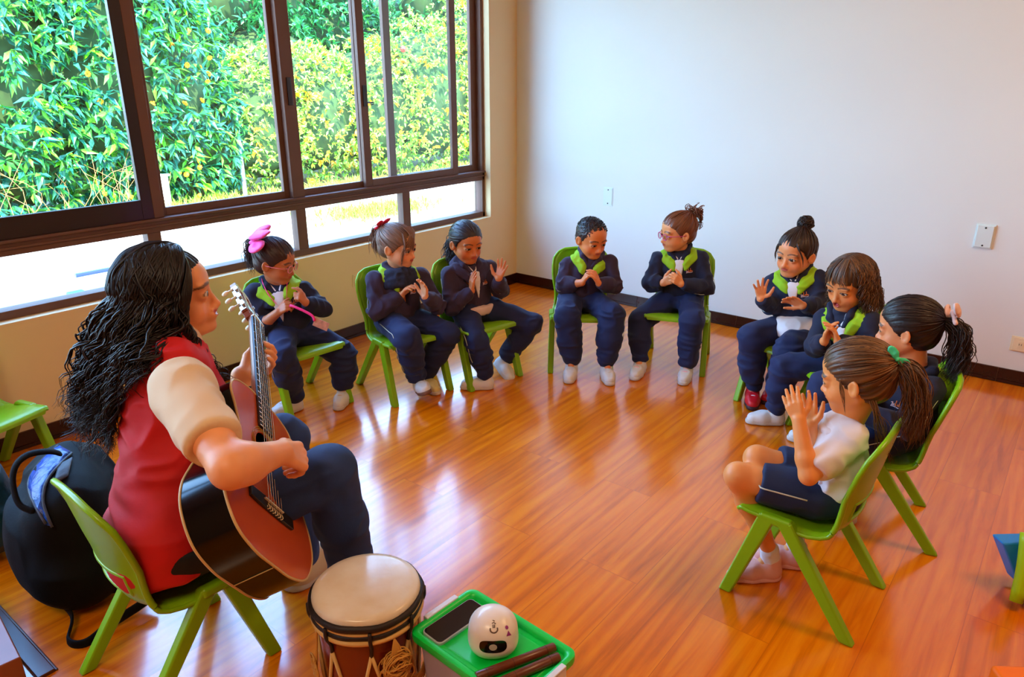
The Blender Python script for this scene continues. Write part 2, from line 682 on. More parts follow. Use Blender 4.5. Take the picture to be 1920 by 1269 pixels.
def floor_material():
    m = bpy.data.materials.new('laminate_floor')
    m.use_nodes = True
    nt = m.node_tree
    p = nt.nodes['Principled BSDF']
    tc = nd(nt, 'ShaderNodeTexCoord')
    mp = nd(nt, 'ShaderNodeMapping')
    mp.inputs['Rotation'].default_value = (0, 0, PI / 2)
    nt.links.new(tc.outputs['Object'], mp.inputs[0])
    br = nd(nt, 'ShaderNodeTexBrick')
    br.offset = 0.37
    br.inputs['Scale'].default_value = 1.0
    br.inputs['Brick Width'].default_value = 1.22
    br.inputs['Row Height'].default_value = 0.195
    br.inputs['Mortar Size'].default_value = 0.0012
    br.inputs['Mortar Smooth'].default_value = 0.3
    br.inputs['Color1'].default_value = (0.2, 0.2, 0.2, 1)
    br.inputs['Color2'].default_value = (0.8, 0.8, 0.8, 1)
    br.inputs['Mortar'].default_value = (0.5, 0.5, 0.5, 1)
    nt.links.new(mp.outputs[0], br.inputs['Vector'])
    # long grain: noise stretched along the plank
    m2 = nd(nt, 'ShaderNodeMapping')
    m2.inputs['Scale'].default_value = (22, 1.5, 1)
    nt.links.new(tc.outputs['Object'], m2.inputs[0])
    off = nd(nt, 'ShaderNodeVectorMath', operation='MULTIPLY_ADD')
    off.inputs[1].default_value = (3, 9, 5)
    nt.links.new(br.outputs['Color'], off.inputs[0])
    nt.links.new(m2.outputs[0], off.inputs[2])
    n1 = nd(nt, 'ShaderNodeTexNoise')
    n1.inputs['Scale'].default_value = 1.0
    n1.inputs['Detail'].default_value = 7
    n1.inputs['Roughness'].default_value = 0.62
    n1.inputs['Distortion'].default_value = 0.8
    nt.links.new(off.outputs[0], n1.inputs['Vector'])
    wv = nd(nt, 'ShaderNodeTexWave', wave_type='BANDS', bands_direction='X')
    wv.inputs['Scale'].default_value = 0.35
    wv.inputs['Distortion'].default_value = 9.0
    wv.inputs['Detail'].default_value = 3
    wv.inputs['Detail Scale'].default_value = 0.6
    nt.links.new(off.outputs[0], wv.inputs['Vector'])
    ad = nd(nt, 'ShaderNodeMath', operation='MULTIPLY_ADD')
    nt.links.new(wv.outputs['Fac'], ad.inputs[0])
    ad.inputs[1].default_value = 0.10
    nt.links.new(n1.outputs['Fac'], ad.inputs[2])
    rp = nd(nt, 'ShaderNodeValToRGB')
    e = rp.color_ramp.elements
    e[0].position, e[0].color = 0.28, (*rgb(178, 84, 0), 1)
    e[1].position, e[1].color = 0.80, (*rgb(244, 142, 10), 1)
    x = e.new(0.52)
    x.color = (*rgb(224, 113, 0), 1)
    nt.links.new(ad.outputs[0], rp.inputs[0])
    mx = nd(nt, 'ShaderNodeMix', data_type='RGBA', blend_type='MULTIPLY')
    mx.inputs[0].default_value = 1.0
    tone = nd(nt, 'ShaderNodeMapRange')
    tone.inputs['To Min'].default_value = 0.90
    tone.inputs['To Max'].default_value = 1.06
    nt.links.new(br.outputs['Color'], tone.inputs['Value'])
    nt.links.new(rp.outputs[0], mx.inputs[6])
    nt.links.new(tone.outputs[0], mx.inputs[7])
    m3 = nd(nt, 'ShaderNodeMix', data_type='RGBA', blend_type='MIX')
    nt.links.new(br.outputs['Fac'], m3.inputs[0])
    nt.links.new(mx.outputs[2], m3.inputs[6])
    m3.inputs[7].default_value = (*rgb(196, 94, 2), 1)
    nt.links.new(m3.outputs[2], p.inputs['Base Color'])
    p.inputs['Roughness'].default_value = 0.2
    p.inputs['Specular IOR Level'].default_value = 0.5
    p.inputs['Coat Weight'].default_value = 0.7
    p.inputs['Coat Roughness'].default_value = 0.12
    bp = nd(nt, 'ShaderNodeBump')
    bp.inputs['Strength'].default_value = 0.12
    bp.inputs['Distance'].default_value = 0.0012
    nt.links.new(n1.outputs['Fac'], bp.inputs['Height'])
    nt.links.new(bp.outputs[0], p.inputs['Normal'])
    return m


XR, YF, ZC = 5.2, -6.3, 2.75
WY0, WY1, WZ0, WZ1, WT = -5.2, -0.283, 0.515, 2.30, 0.16


def structure(o):
    o['kind'] = 'structure'
    return o


structure(MB().box((0, YF, -0.12), (XR, 0, 0)).build('floor', floor_material()))
structure(MB().box((-WT, YF, ZC), (XR, 0.15, ZC + 0.1)).build('ceiling', CEIL))
w = MB()
w.box((-WT, YF, -0.12), (0, 0.15, WZ0)).box((-WT, YF, WZ1), (0, 0.15, ZC))
w.box((-WT, WY1, WZ0), (0, 0.15, WZ1)).box((-WT, YF, WZ0), (0, WY0, WZ1))
structure(w.build('wall_left', WALL_L))
structure(MB().box((0, 0, -0.12), (XR, 0.15, ZC)).build('wall_back', WALL))
structure(MB().box((XR, YF, -0.12), (XR + 0.15, 0.15, ZC)).build('wall_right', WALL_D))
structure(MB().box((-WT, YF - 0.15, -0.12), (XR + 0.15, YF, ZC)).build('wall_front', WALL_D))
for nm, kind in (('baseboard_left', 0), ('baseboard_back', 1)):
    b = MB()
    L = -YF if kind == 0 else XR
    k = int(L / 0.33) + 1
    for i in range(k):
        a, c = i * 0.33 + 0.0015, min((i + 1) * 0.33 - 0.0015, L)
        for z0, z1, t in ((0.002, 0.017, 0.012), (0.0185, 0.072, 0.009)):
            if kind == 0:
                b.box((0, -c, z0), (t, -a, z1))
            else:
                b.box((max(a, 0.012), -t, z0), (c, 0, z1))
    if kind == 0:
        b.box((0, YF, 0), (0.006, 0, 0.0725), m=1)
    else:
        b.box((0.006, -0.006, 0), (XR, 0, 0.0725), m=1)
    structure(b.build(nm, [TILE, GROUT]))

# window on the left wall
win = empty('window_1', (-0.08, WY1, WZ0), kind='structure')


def glass_material():
    m = bpy.data.materials.new('window_glass')
    m.use_nodes = True
    nt = m.node_tree
    nt.nodes.clear()
    out = nd(nt, 'ShaderNodeOutputMaterial')
    tr = nd(nt, 'ShaderNodeBsdfTransparent')
    tr.inputs[0].default_value = (0.95, 0.98, 0.97, 1)
    gl = nd(nt, 'ShaderNodeBsdfGlossy')
    gl.inputs['Roughness'].default_value = 0.02
    fr = nd(nt, 'ShaderNodeFresnel')
    geo = nd(nt, 'ShaderNodeNewGeometry')
    ior = nd(nt, 'ShaderNodeMapRange')
    ior.inputs['To Min'].default_value = 1.45
    ior.inputs['To Max'].default_value = 1 / 1.45
    nt.links.new(geo.outputs['Backfacing'], ior.inputs['Value'])
    nt.links.new(ior.outputs[0], fr.inputs['IOR'])
    mx = nd(nt, 'ShaderNodeMixShader')
    nt.links.new(fr.outputs[0], mx.inputs[0])
    nt.links.new(tr.outputs[0], mx.inputs[1])
    nt.links.new(gl.outputs[0], mx.inputs[2])
    nt.links.new(mx.outputs[0], out.inputs[0])
    return m


GLASS = glass_material()
ZT0, ZT1 = 0.757, 0.818
fx0, fx1 = -0.12, -0.05
f = MB()
f.box((fx0, WY0, WZ0), (fx1, WY1, 0.549)).box((fx0, WY0, WZ1 - 0.05), (fx1, WY1, WZ1))
f.box((fx0, -0.306, WZ0), (fx1, WY1 + 0.02, WZ1)).box((fx0, WY0, WZ0), (fx1, WY0 + 0.05, WZ1))
f.build('window_frame', BROWN, win, bevel=0.003, world=True)
t = MB()
t.box((fx0, WY0, ZT0), (fx1, WY1, ZT1)).box((fx1, WY0, ZT0 + 0.024), (fx1 + 0.008, WY1, ZT0 + 0.034)).box((fx1, WY0, ZT1 - 0.012), (fx1 + 0.012, WY1, ZT1))
t.build('transom', BROWN, win, bevel=0.003, world=True)
low = [-5.15, -4.07, -3.31, -2.53, -1.754, -1.0, -0.306]
for y in low[1:-1]:
    MB().box((-0.105, y - 0.030, 0.545), (-0.055, y + 0.030, ZT0)).build('mullion', BROWN, win, bevel=0.002, world=True)
for a, b_ in zip(low[:-1], low[1:]):
    MB().box((-0.086, a + 0.02, 0.54), (-0.081, b_ - 0.02, 0.765)).build('glass_pane', GLASS, win, world=True)
for y, wd in ((-2.495, 0.022), (-1.757, 0.036), (-4.05, 0.036)):
    MB().box((-0.118, y - wd, ZT1), (-0.052, y + wd, WZ1 - 0.05)).build('mullion', BROWN, win, bevel=0.002, world=True)


def sash(y0, y1, xc, mt, st=0.045, rail=0.042, sl=None, sr=None):
    s = MB()
    xa, xb = xc - 0.012, xc + 0.012
    sl, sr = sl or st, sr or st
    s.box((xa, y0, ZT1), (xb, y0 + sl, WZ1 - 0.05)).box((xa, y1 - sr, ZT1), (xb, y1, WZ1 - 0.05))
    s.box((xa, y0 + sl, ZT1), (xb, y1 - sr, ZT1 + rail)).box((xa, y0 + sl, WZ1 - 0.09), (xb, y1 - sr, WZ1 - 0.05))
    o = s.build('sash', mt, win, bevel=0.002, world=True)
    MB().box((xc - 0.003, y0 + sl - 0.006, ZT1 + rail - 0.006), (xc + 0.002, y1 - sr + 0.006, WZ1 - 0.085)).build('glass_pane', GLASS, win, world=True)
    return o


sash(-5.15, -4.08, -0.075, BROWN)
sash(-4.02, -2.515, -0.066, DARKBR, 0.05, 0.085)
sash(-2.475, -1.79, -0.098, BROWN, 0.03, 0.035)
sash(-1.722, -1.25, -0.098, BROWN, 0.03, 0.032, 0.02, 0.05)
sash(-1.30, -0.53, -0.070, BROWN, 0.05, 0.040, 0.05, 0.05)
sash(-1.08, -0.306, -0.104, BROWN, 0.045, 0.040, 0.05, 0.052)
l = MB()
l.box((-0.058, -1.285, 1.25), (-0.050, -1.262, 1.36)).tube([(-0.055, -1.262, 1.27), (-0.045, -1.245, 1.27), (-0.045, -1.225, 1.272), (-0.045, -1.222, 1.262), (-0.045, -1.24, 1.258)], 0.004, 6)
l.build('latch', DARKBR, win, bevel=0.001, world=True)
l = MB()
l.box((-0.052, -1.77, 1.27), (-0.044, -1.745, 1.40))
l.build('latch', DARKBR, win, bevel=0.002, world=True)

# cover plates and sockets
PLATE = mat('white_plastic', rgb(226, 240, 240), 0.35)
CREAMP = mat('cream_plastic', rgb(242, 224, 186), 0.35)
SCREW = mat('screw_metal', rgb(60, 60, 62), 0.4, 0.8)


def plate(name, label, group, c, wd, ht, wall, m, thick=0.009, screws=True, holes=False):
    """Cover plate; wall 'b' back wall (faces -y) or 'l' left wall (faces +x)."""
    R = np.array([[1, 0, 0], [0, 0, -1], [0, 1, 0]]) if wall == 'b' else np.array([[0, 0, 1], [1, 0, 0], [0, 1, 0]])
    e = empty(name, c, label=label, cat='cover plate' if screws else 'socket')
    b = MB()
    b.box((-wd / 2, -ht / 2, 0), (wd / 2, ht / 2, thick * 0.45))
    ip = [(-wd * .42, -ht * .44), (wd * .42, -ht * .44), (wd * .42, ht * .44), (-wd * .42, ht * .44)]
    b.prism(ip, thick * 0.4, thick)
    b.v = [q @ R.T for q in b.v]
    b.build('cover', m, e, bevel=0.002)
    if screws:
        for sgn in (-1, 1):
            s = MB().lathe([(0.0042, 0), (0.0042, 0.0012), (0.003, 0.002)], 10, (0, sgn * ht * 0.36, thick))
            s.v = [q @ R.T for q in s.v]
            s.build('screw', SCREW, e)
    if holes:
        for a in (-0.018, 0.018):
            s = MB().box((a - 0.011, -0.016, thick - 0.0005), (a + 0.011, 0.016, thick + 0.0015))
            s.v = [q @ R.T for q in s.v]
            s.build('socket_face', m, e, bevel=0.001)
            s = MB().box((a - 0.006, -0.004, thick + 0.0012), (a - 0.004, 0.005, thick + 0.002)).box((a + 0.003, -0.004, thick + 0.0012), (a + 0.005, 0.005, thick + 0.002))
            s.v = [q @ R.T for q in s.v]
            s.build('slot', SCREW, e)
    return e


plate('wall_plate', 'small flush white blank plate with two screws above the cropped-hair boy', None, (0.737, 0, 0.686), 0.070, 0.118, 'b', PLATE, 0.004)
plate('wall_plate', 'raised white blank plate with two screws at the right on the back wall', None, (2.795, 0, 0.693), 0.080, 0.116, 'b', PLATE, 0.014)
plate('wall_socket', 'cream socket low on the back wall at the right edge', None, (3.052, 0, 0.204), 0.118, 0.074, 'b', CREAMP, 0.010, False, True)
_c = onx(676, 523)
plate('wall_socket', 'cream socket on the wall under the window behind the girl in the neck warmer', None, (0, _c[1], _c[2]), 0.118, 0.074, 'l', CREAMP, 0.008, False, True)

# ---------------------------------------------------------------- the garden outside the window
if want('garden'):
    GRASSY = mat('dry_lawn', rgb(196, 200, 120), 0.9, noise=(2.5, 0.3), two=rgb(120, 165, 50))
    PAVE = mat('pale_concrete', rgb(176, 170, 156), 0.85, noise=(1.5, 0.1))
    structure(MB().box((-5.1, -12, -0.1), (-WT, 16, 0.0)).build('patio', PAVE))
    structure(MB().box((-26, -14, -0.14), (-5.1, 22, -0.02)).build('ground', mat('garden_soil', rgb(120, 104, 62), 0.95, noise=(3, 0.3))))

    LEAF = mat('leaf', (1, 1, 1), 0.38, attr='Col', trans=0.25)
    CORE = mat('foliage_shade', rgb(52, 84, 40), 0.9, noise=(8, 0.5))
    BARK = mat('bark', rgb(104, 78, 52), 0.85, noise=(20, 0.4))
    DRY = mat('dry_stalk', rgb(176, 128, 74), 0.8, noise=(15, 0.3))
    FLOWER = mat('orange_petal', rgb(255, 150, 0), 0.5)

    def leaves(n, surf, length, width, cols, name, parent, droop=0.35, whorl=1, seed=0, flat=0.4):
        """n leaves: six-point folded blades. surf(n) gives points and outward normals."""
        r = np.random.default_rng(seed)
        P, N = surf(n, r)
        n = len(P)
        if whorl > 1:
            P = np.repeat(P, whorl, 0) + r.normal(0, 0.004, (n * whorl, 3))
            N = np.repeat(N, whorl, 0)
            n *= whorl
        D = N * r.uniform(0.2, 1.0, (n, 1)) + r.normal(0, 0.75, (n, 3)) + V(0, 0, -droop)
        D /= np.linalg.norm(D, axis=1)[:, None]
        up = N * flat + V(0, 0, 0.8) + r.normal(0, 0.35, (n, 3))
        S = np.cross(D, up)
        S /= np.linalg.norm(S, axis=1)[:, None] + 1e-9
        U = np.cross(S, D)
        L = (length * r.uniform(0.65, 1.25, n))[:, None]
        W = (width * r.uniform(0.7, 1.2, n))[:, None]
        base = P
        mid = P + D * L * 0.45
        tip = P + D * L - U * L * 0.12
        v = np.stack([base, mid - S * W * .5 + U * W * .16, mid, mid + S * W * .5 + U * W * .16, tip], 1).reshape(-1, 3)
        k = np.arange(n)[:, None] * 5
        q = np.concatenate([k + np.array([[0, 2, 1]]), k + np.array([[0, 3, 2]]), k + np.array([[1, 2, 4]]), k + np.array([[2, 3, 4]])])
        cols = np.array(cols)
        ci = r.integers(0, len(cols), n)
        c = np.minimum(cols[ci] * r.uniform(0.9, 1.6, (n, 1)), .9)
        return fast_mesh(name, v, q, LEAF, parent, smooth=False, colors=np.repeat(c, 5, 0))

    def blob_surf(blobs, jitter=0.1):
        """Sample points on the lumps (centre, radii) facing outwards, not inside the others."""
        def f(n, r):
            w = np.array([b[1][0] * b[1][2] + b[1][1] * b[1][2] for b in blobs])
            pick = r.choice(len(blobs), n * 2, p=w / w.sum())
            d = r.normal(0, 1, (n * 2, 3))
            d /= np.linalg.norm(d, axis=1)[:, None]
            C = np.array([b[0] for b in blobs])[pick]
            Rr = np.array([b[1] for b in blobs])[pick]
            p = C + d * Rr * (1 + r.normal(0, jitter, (n * 2, 1)))
            N = d / Rr
            N /= np.linalg.norm(N, axis=1)[:, None]
            keep = (p[:, 2] > 0.03) & (N[:, 0] > -0.45)
            for c, rr in blobs:
                keep &= (((p - np.array(c)) / np.array(rr)) ** 2).sum(1) > 0.72
            p, N = p[keep][:n], N[keep][:n]
            return p, N
        return f

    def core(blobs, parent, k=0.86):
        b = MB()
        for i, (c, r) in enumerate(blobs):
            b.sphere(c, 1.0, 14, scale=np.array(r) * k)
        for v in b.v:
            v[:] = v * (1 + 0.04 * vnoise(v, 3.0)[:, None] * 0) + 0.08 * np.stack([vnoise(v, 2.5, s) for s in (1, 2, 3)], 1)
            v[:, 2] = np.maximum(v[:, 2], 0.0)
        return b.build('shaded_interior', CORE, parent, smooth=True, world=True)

    def flowers(pts, parent, r=0.035, m=None):
        proto = None
        for p in pts:
            if proto is None:
                b = MB()
                for a in range(8):
                    R = rot((0, 0, 1), a * PI / 4) @ rot((0, 1, 0), 0.5)
                    b.sphere(R @ V(r * .55, 0, 0), r * .55, 8, R, scale=(1, .6, .3))
                b.sphere((0, 0, r * .1), r * .35, 8)
                o = proto = b.build('flower', m or FLOWER, parent, smooth=True)
            else:
                o = proto.copy()
                link(o, parent)
            o.location = V(p) - world_off(parent)
            o.rotation_euler = (random.uniform(-.5, .5), 1.2 + random.uniform(-.5, .5), random.uniform(0, 6))

    def stems(paths, rad, name, m, parent):
        b = MB()
        for p in paths:
            b.tube(bez(p, 8), np.linspace(rad, rad * .5, len(bez(p, 8))), 5)
        return b.build(name, m, parent, smooth=True, world=True)

    dark = [rgb(36, 112, 66), rgb(50, 132, 52), rgb(28, 100, 82), rgb(84, 150, 46), rgb(46, 120, 100)]
    lite = [rgb(120, 170, 40), rgb(150, 185, 60), rgb(92, 150, 50), rgb(176, 190, 70), rgb(130, 160, 80)]
    tree = [rgb(22, 110, 52), rgb(36, 130, 66), rgb(26, 96, 50), rgb(60, 140, 60)]

    # tall leafy shrub on the left
    sh = empty('shrub', (-5.7, -0.6, 0), label='tall dark leafy shrub with orange flowers filling the left window panes', cat='shrub')
    bl = [((-5.9, -2.6, 1.3), (0.8, 1.0, 1.5)), ((-5.75, -1.3, 1.4), (0.75, 1.0, 1.6)), ((-5.7, -0.2, 1.5), (0.7, 0.9, 1.5)),
          ((-5.8, 0.55, 1.25), (0.7, 0.75, 1.25)), ((-6.0, -0.9, 2.6), (0.9, 1.6, 0.9)), ((-5.7, 0.95, 0.75), (0.5, 0.55, 0.75)), ((-6.0, 0.2, 2.2), (0.8, 0.9, 0.6))]
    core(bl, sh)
    leaves(4200, blob_surf(bl, 0.09), 0.165, 0.05, dark, 'foliage', sh, 0.5, 6, 1)
    leaves(260, blob_surf(bl, 0.10), 0.16, 0.05, [rgb(96, 190, 30), rgb(120, 205, 40)], 'young_leaves', sh, 0.3, 6, 2)
    r_ = np.random.default_rng(5)
    stems([[(-5.0 + r_.uniform(-.15, .15), y, 0), (-5.0 + r_.uniform(-.2, .2), y + r_.uniform(-.2, .2), .2 + r_.uniform(0, .2)), (-5.1 + r_.uniform(-.2, .2), y + r_.uniform(-.4, .4), .4 + r_.uniform(0, .35))]
           for y in r_.uniform(-3.0, .0, 60)], 0.004, 'dry_stalks', DRY, sh)
    stems([[(-5.6, y, 0), (-5.5, y + .1, 1.0), (-5.4, y + .2, 2.2)] for y in (-2.2, -1.2, -.4, .4)], 0.04, 'trunk', BARK, sh)
    flowers([onx(px, py, x) for px, py, x in ((132, 88, -5.05), (188, 189, -5.0), (248, 368, -4.95), (288, 192, -5.0), (356, 58, -5.1), (391, 57, -5.2), (322, 83, -5.1), (352, 122, -5.05), (374, 124, -5.05),
            (392, 107, -5.05), (388, 152, -5.0), (348, 192, -5.0), (381, 187, -5.0), (393, 137, -5.0), (373, 300, -4.95), (373, 313, -4.95), (349, 326, -4.95), (372, 366, -4.9), (198, 362, -4.95), (163, 138, -5.0))], sh)

    # sunlit hedge running on to the right
    hg = empty('hedge', (-5.9, 3.2, 0), label='sunlit yellow green flowering hedge seen through the middle and right window panes', cat='hedge')
    bl = [((-5.8, 1.7, .8), (.7, .8, .85)), ((-5.9, 2.7, .9), (.75, .9, .9)), ((-5.8, 3.8, .95), (.75, .9, .95)), ((-5.7, 4.9, 1.1), (.75, 1.0, 1.15)),
          ((-5.6, 6.1, 1.25), (.8, 1.1, 1.4)), ((-5.5, 7.5, 1.4), (.9, 1.2, 1.7)), ((-5.4, 9.2, 1.5), (.9, 1.4, 1.9)), ((-5.9, 2.2, 1.3), (.6, .7, .5))]
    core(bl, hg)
    leaves(7500, blob_surf(bl, 0.07), 0.075, 0.036, lite, 'foliage', hg, 0.25, 5, 3)
    leaves(700, blob_surf(bl, 0.05), 0.09, 0.045, [rgb(225, 160, 20), rgb(190, 120, 30), rgb(210, 190, 40)], 'yellowed_leaves', hg, 0.2, 4, 4)
    flowers([onx(px, py, x) for px, py, x in ((605, 350, -4.95), (585, 338, -5.0), (640, 345, -5.0), (772, 205, -4.9), (795, 262, -4.8), (757, 290, -4.8), (876, 270, -4.7), (866, 165, -4.7), (715, 222, -5.0), (705, 300, -4.95))], hg, 0.045)
    flowers([onx(px, py, -5.0) for px, py in ((727, 157), (722, 150), (757, 92))], hg, 0.05, mat('red_petal', rgb(235, 50, 40), 0.5))

    # trees beyond the hedge
    def tree_(name, label, base, h, rad, seed, n):
        e = empty(name, (base[0], base[1], 0), label=label, cat='tree')
        r = np.random.default_rng(seed)
        bl = [((base[0] + r.uniform(-.5, .5) * rad, base[1] + r.uniform(-.7, .7) * rad, h * r.uniform(.35, .85)), (rad * r.uniform(.4, .65),) * 2 + (h * r.uniform(.18, .28),)) for _ in range(9)]
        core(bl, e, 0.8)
        leaves(n, blob_surf(bl, 0.1), 0.15, 0.06, tree, 'foliage', e, 0.3, 5, seed)
        stems([[(base[0], base[1], 0), (base[0] + .1, base[1], h * .4), (base[0], base[1] + .2, h * .8)]], 0.14, 'trunk', BARK, e)
    tree_('tree', 'dark green tree behind the dip between tall shrub and sunlit hedge', (-9.0, 3.6), 3.6, 2.0, 21, 2600)
    tree_('tree', 'bright green tree rising behind the hedge in the middle panes', (-9.2, 6.6), 3.7, 2.2, 22, 2600)
    tree_('tree', 'mid green tree behind the hedge in the right hand panes', (-9.0, 10.2), 4.0, 2.4, 23, 2600)

    # grass tufts on the far side of the patio
    gr = np.random.default_rng(9)

    def grass_surf(n, r):
        y = r.uniform(-2.6, 9.0, n)
        x = -4.9 + r.normal(0, .22, n)
        p = np.stack([x, y, np.full(n, 0.0)], 1)
        sel = r.uniform(0, 1, n) < np.where((y > -1) & (y < 1), .9, .6)
        m = n // 3
        p[:m, 1] = 1.35 + r.normal(0, .38, m)
        p[:m, 0] = -2.95 + r.normal(0, .20, m)
        return p[sel], np.tile(V(0, 0, 1), (int(sel.sum()), 1))
    g = leaves(2600, grass_surf, 0.11, 0.012, [rgb(110, 170, 40), rgb(150, 185, 60)], 'grass', None, -1.2, 4, 11)
    tag(g, 'green grass tufts growing along the edge of the pale patio', 'grass', kind='stuff')

    post = MB().tube([floor_at(460, 366), floor_at(460, 366) + V(0, 0, 1.05)], 0.028, 10)
    tag(post.build('post', mat('galvanised', rgb(176, 196, 214), 0.35, 0.6), smooth=40), 'thin pale metal post standing against the hedge', 'post')
    stake = MB().tube([floor_at(540, 352), floor_at(540, 352) + V(-.05, -.05, .42)], 0.025, 8)
    tag(stake.build('stake', mat('stake_wood', rgb(200, 160, 84), 0.8), smooth=40), 'short yellowish wooden stake in front of the hedge', 'stake')
    p0 = floor_at(308, 388)
    sg = MB().box((-.02, -.09, 0), (.02, .09, .34), c=p0).box((-.03, -.11, .34), (.03, .11, .37), c=p0)
    tag(sg.build('marker_stone', mat('white_stone', rgb(226, 228, 222), 0.8), bevel=.008), 'small white stone marker at the foot of the tall shrub', 'marker')
    p0 = floor_at(150, 560)
    e = empty('water_tap', p0, label='small grey tap stand on the patio under the left window pane', cat='tap')
    MB().tube([(0, .22, 0), (0, .22, .16)], .008, 6).tube([(0, .22, .16), (0, 0, .16)], .016, 8).build('pipe', mat('tap_metal', rgb(110, 116, 150), .4, .5), e, smooth=40)
    MB().box((-.05, -.06, 0), (.05, .04, .05)).build('drain', mat('teal_paint', rgb(90, 200, 200), .5), e, bevel=.006)

# ---------------------------------------------------------------- lime plastic school chairs
LIME = mat('lime_plastic', rgb(134, 186, 12), 0.32, spec=0.5, bump=(300, 0.05, 0.0006))


def chair_shell(part):
    """Closed thin shell of the moulded seat or back, in chair space (x forward, y left, z up)."""
    prof = np.array([(.168, .268), (.166, .279), (.158, .287), (.135, .289), (.10, .286), (.06, .278), (.02, .268), (-.02, .260), (-.055, .257), (-.085, .262),
                     (-.103, .275), (-.113, .295), (-.119, .315), (-.124, .338), (-.129, .362), (-.136, .40), (-.145, .44), (-.153, .48), (-.161, .52), (-.167, .548), (-.169, .562)])
    half = np.array([.138, .148, .152, .154, .153, .152, .150, .147, .143, .139, .135, .131, .129, .129, .131, .139, .144, .145, .140, .118, .085])
    bow = np.array([-.012, -.012, -.012, -.01, 0, .004, .012, .018, .022, .026, .028, .03, .032, .034, .036, .038, .036, .033, .028, .02, .015])
    up_ = np.array([-.004, 0, 0, .0, .006, .012, .016, .018, .02, .02, .014, .008, .004] + [0] * 8)
    fine = np.linspace(0, len(prof) - 1, 61)
    ip = lambda a: np.interp(fine, np.arange(len(prof)), a)
    pf, pz, hw, bw, uz = ip(prof[:, 0]), ip(prof[:, 1]), ip(half), ip(bow), ip(up_)
    k = 10.6 * 3
    rows = [i for i in range(61) if (i <= 32 if part == 'seat' else i >= 32)]
    nt = 25
    t = np.linspace(-1, 1, nt)
    top, bot = [], []
    th = 0.004
    T = np.stack([np.gradient(pf), np.gradient(pz)], 1)
    T /= np.linalg.norm(T, axis=1)[:, None]
    for i in rows:
        n = V(-T[i][1], 0, T[i][0]) * -1
        if n @ V(1, 0, 1) < 0:
            n = -n
        for j in range(nt):
            e = abs(t[j]) ** 2.2
            roll = max(0, (abs(t[j]) - .86) / .14) ** 2 * min(1, max(0, (i - 6) / 8))
            p = V(pf[i] + bw[i] * e, t[j] * hw[i], pz[i] + uz[i] * e) - n * 0.012 * roll
            top.append(p)
            bot.append(p - n * th)
    R = len(rows)
    v = np.concatenate([top, bot])
    f = []
    nv = R * nt
    hole = lambda i, j: part == 'back' and 35 <= rows[i] < 42 and abs((t[j] + t[j + 1]) / 2) < .60
    solid = {(i, j): not hole(i, j) for i in range(R - 1) for j in range(nt - 1)}
    for (i, j), s_ in solid.items():
        if not s_:
            continue
        a, b, c, d = i * nt + j, i * nt + j + 1, (i + 1) * nt + j + 1, (i + 1) * nt + j
        f.append((a, b, c, d))
        f.append((nv + d, nv + c, nv + b, nv + a))
        for (ii, jj), (p, q) in (((i - 1, j), (b, a)), ((i + 1, j), (d, c)), ((i, j - 1), (a, d)), ((i, j + 1), (c, b))):
            if not solid.get((ii, jj), False):
                f.append((p, q, nv + q, nv + p))
    slot = None
    if part == 'back':
        g = lambda i, j: (np.array(top[i * nt + j]) + bot[i * nt + j]) / 2
        i0, i1 = rows.index(35), rows.index(42)
        js = [j for j in range(nt) if abs(t[j]) < .64]
        slot = [g(i0, j) for j in js] + [g(i, js[-1]) for i in range(i0 + 1, i1)] + [g(i1, j) for j in js[::-1]] + [g(i, js[0]) for i in range(i1 - 1, i0, -1)]
    return v, f, [top[i * nt] for i in range(R)], [top[i * nt + nt - 1] for i in range(R)], slot


def make_chair(label):
    root = empty('school_chair', label=label, cat='chair', group='lime school chairs in a ring')
    v, f, eL, eR, _ = chair_shell('seat')
    b = MB().add(v, f)
    for e in (eL, eR):
        b.tube(np.array(e[3:]) + V(0, 0, -.004), 0.0062, 8)
    b.build('seat', LIME, root, smooth=50)
    v, f, eL, eR, slot = chair_shell('back')
    b = MB().add(v, f)
    rim = np.concatenate([np.array(eL), [(np.array(eL[-1]) * .67 + np.array(eR[-1]) * .33) + V(-.001, 0, .006), (np.array(eL[-1]) * .33 + np.array(eR[-1]) * .67) + V(-.001, 0, .006)], np.array(eR)[::-1]])
    b.tube(rim, 0.0078, 8)
    b.tube(slot, 0.0055, 8, closed=True)
    b.build('backrest', LIME, root, smooth=50)
    for s in (1, -1):
        for fx0_, fx1_ in ((.072, .163), (.026, -.176)):
            g = MB()
            top, bt = V(fx0_, s * .146, .287), V(fx1_, s * .152, 0.0)
            d = unit(top - bt)
            fw = unit(V(1, 0, 0) - d * d[0])
            bt2 = bt
            w0, w1 = .047, .036
            q = [bt - V(w1 / 2, 0, 0), bt + V(w1 / 2, 0, 0), top + fw * w0 / 2, top - fw * w0 / 2]
            n = V(0, s, 0)
            pts = [p + n * .012 for p in q] + [p - n * .016 for p in q]
            for p in pts:
                p[2] = min(max(p[2], 0), .288)
            g.add(pts, [(0, 1, 2, 3), (7, 6, 5, 4), (0, 4, 5, 1), (1, 5, 6, 2), (2, 6, 7, 3), (3, 7, 4, 0)] if s > 0 else [(3, 2, 1, 0), (4, 5, 6, 7), (1, 5, 4, 0), (2, 6, 5, 1), (3, 7, 6, 2), (0, 4, 7, 3)])
            g.build('leg', LIME, root, bevel=0.006, seg=3)
        g = MB().box((.005, s * .146 - .016, .262), (.094, s * .146 + .012, .290))
        g.build('leg_joint', LIME, root, bevel=0.009, seg=3)
    return root


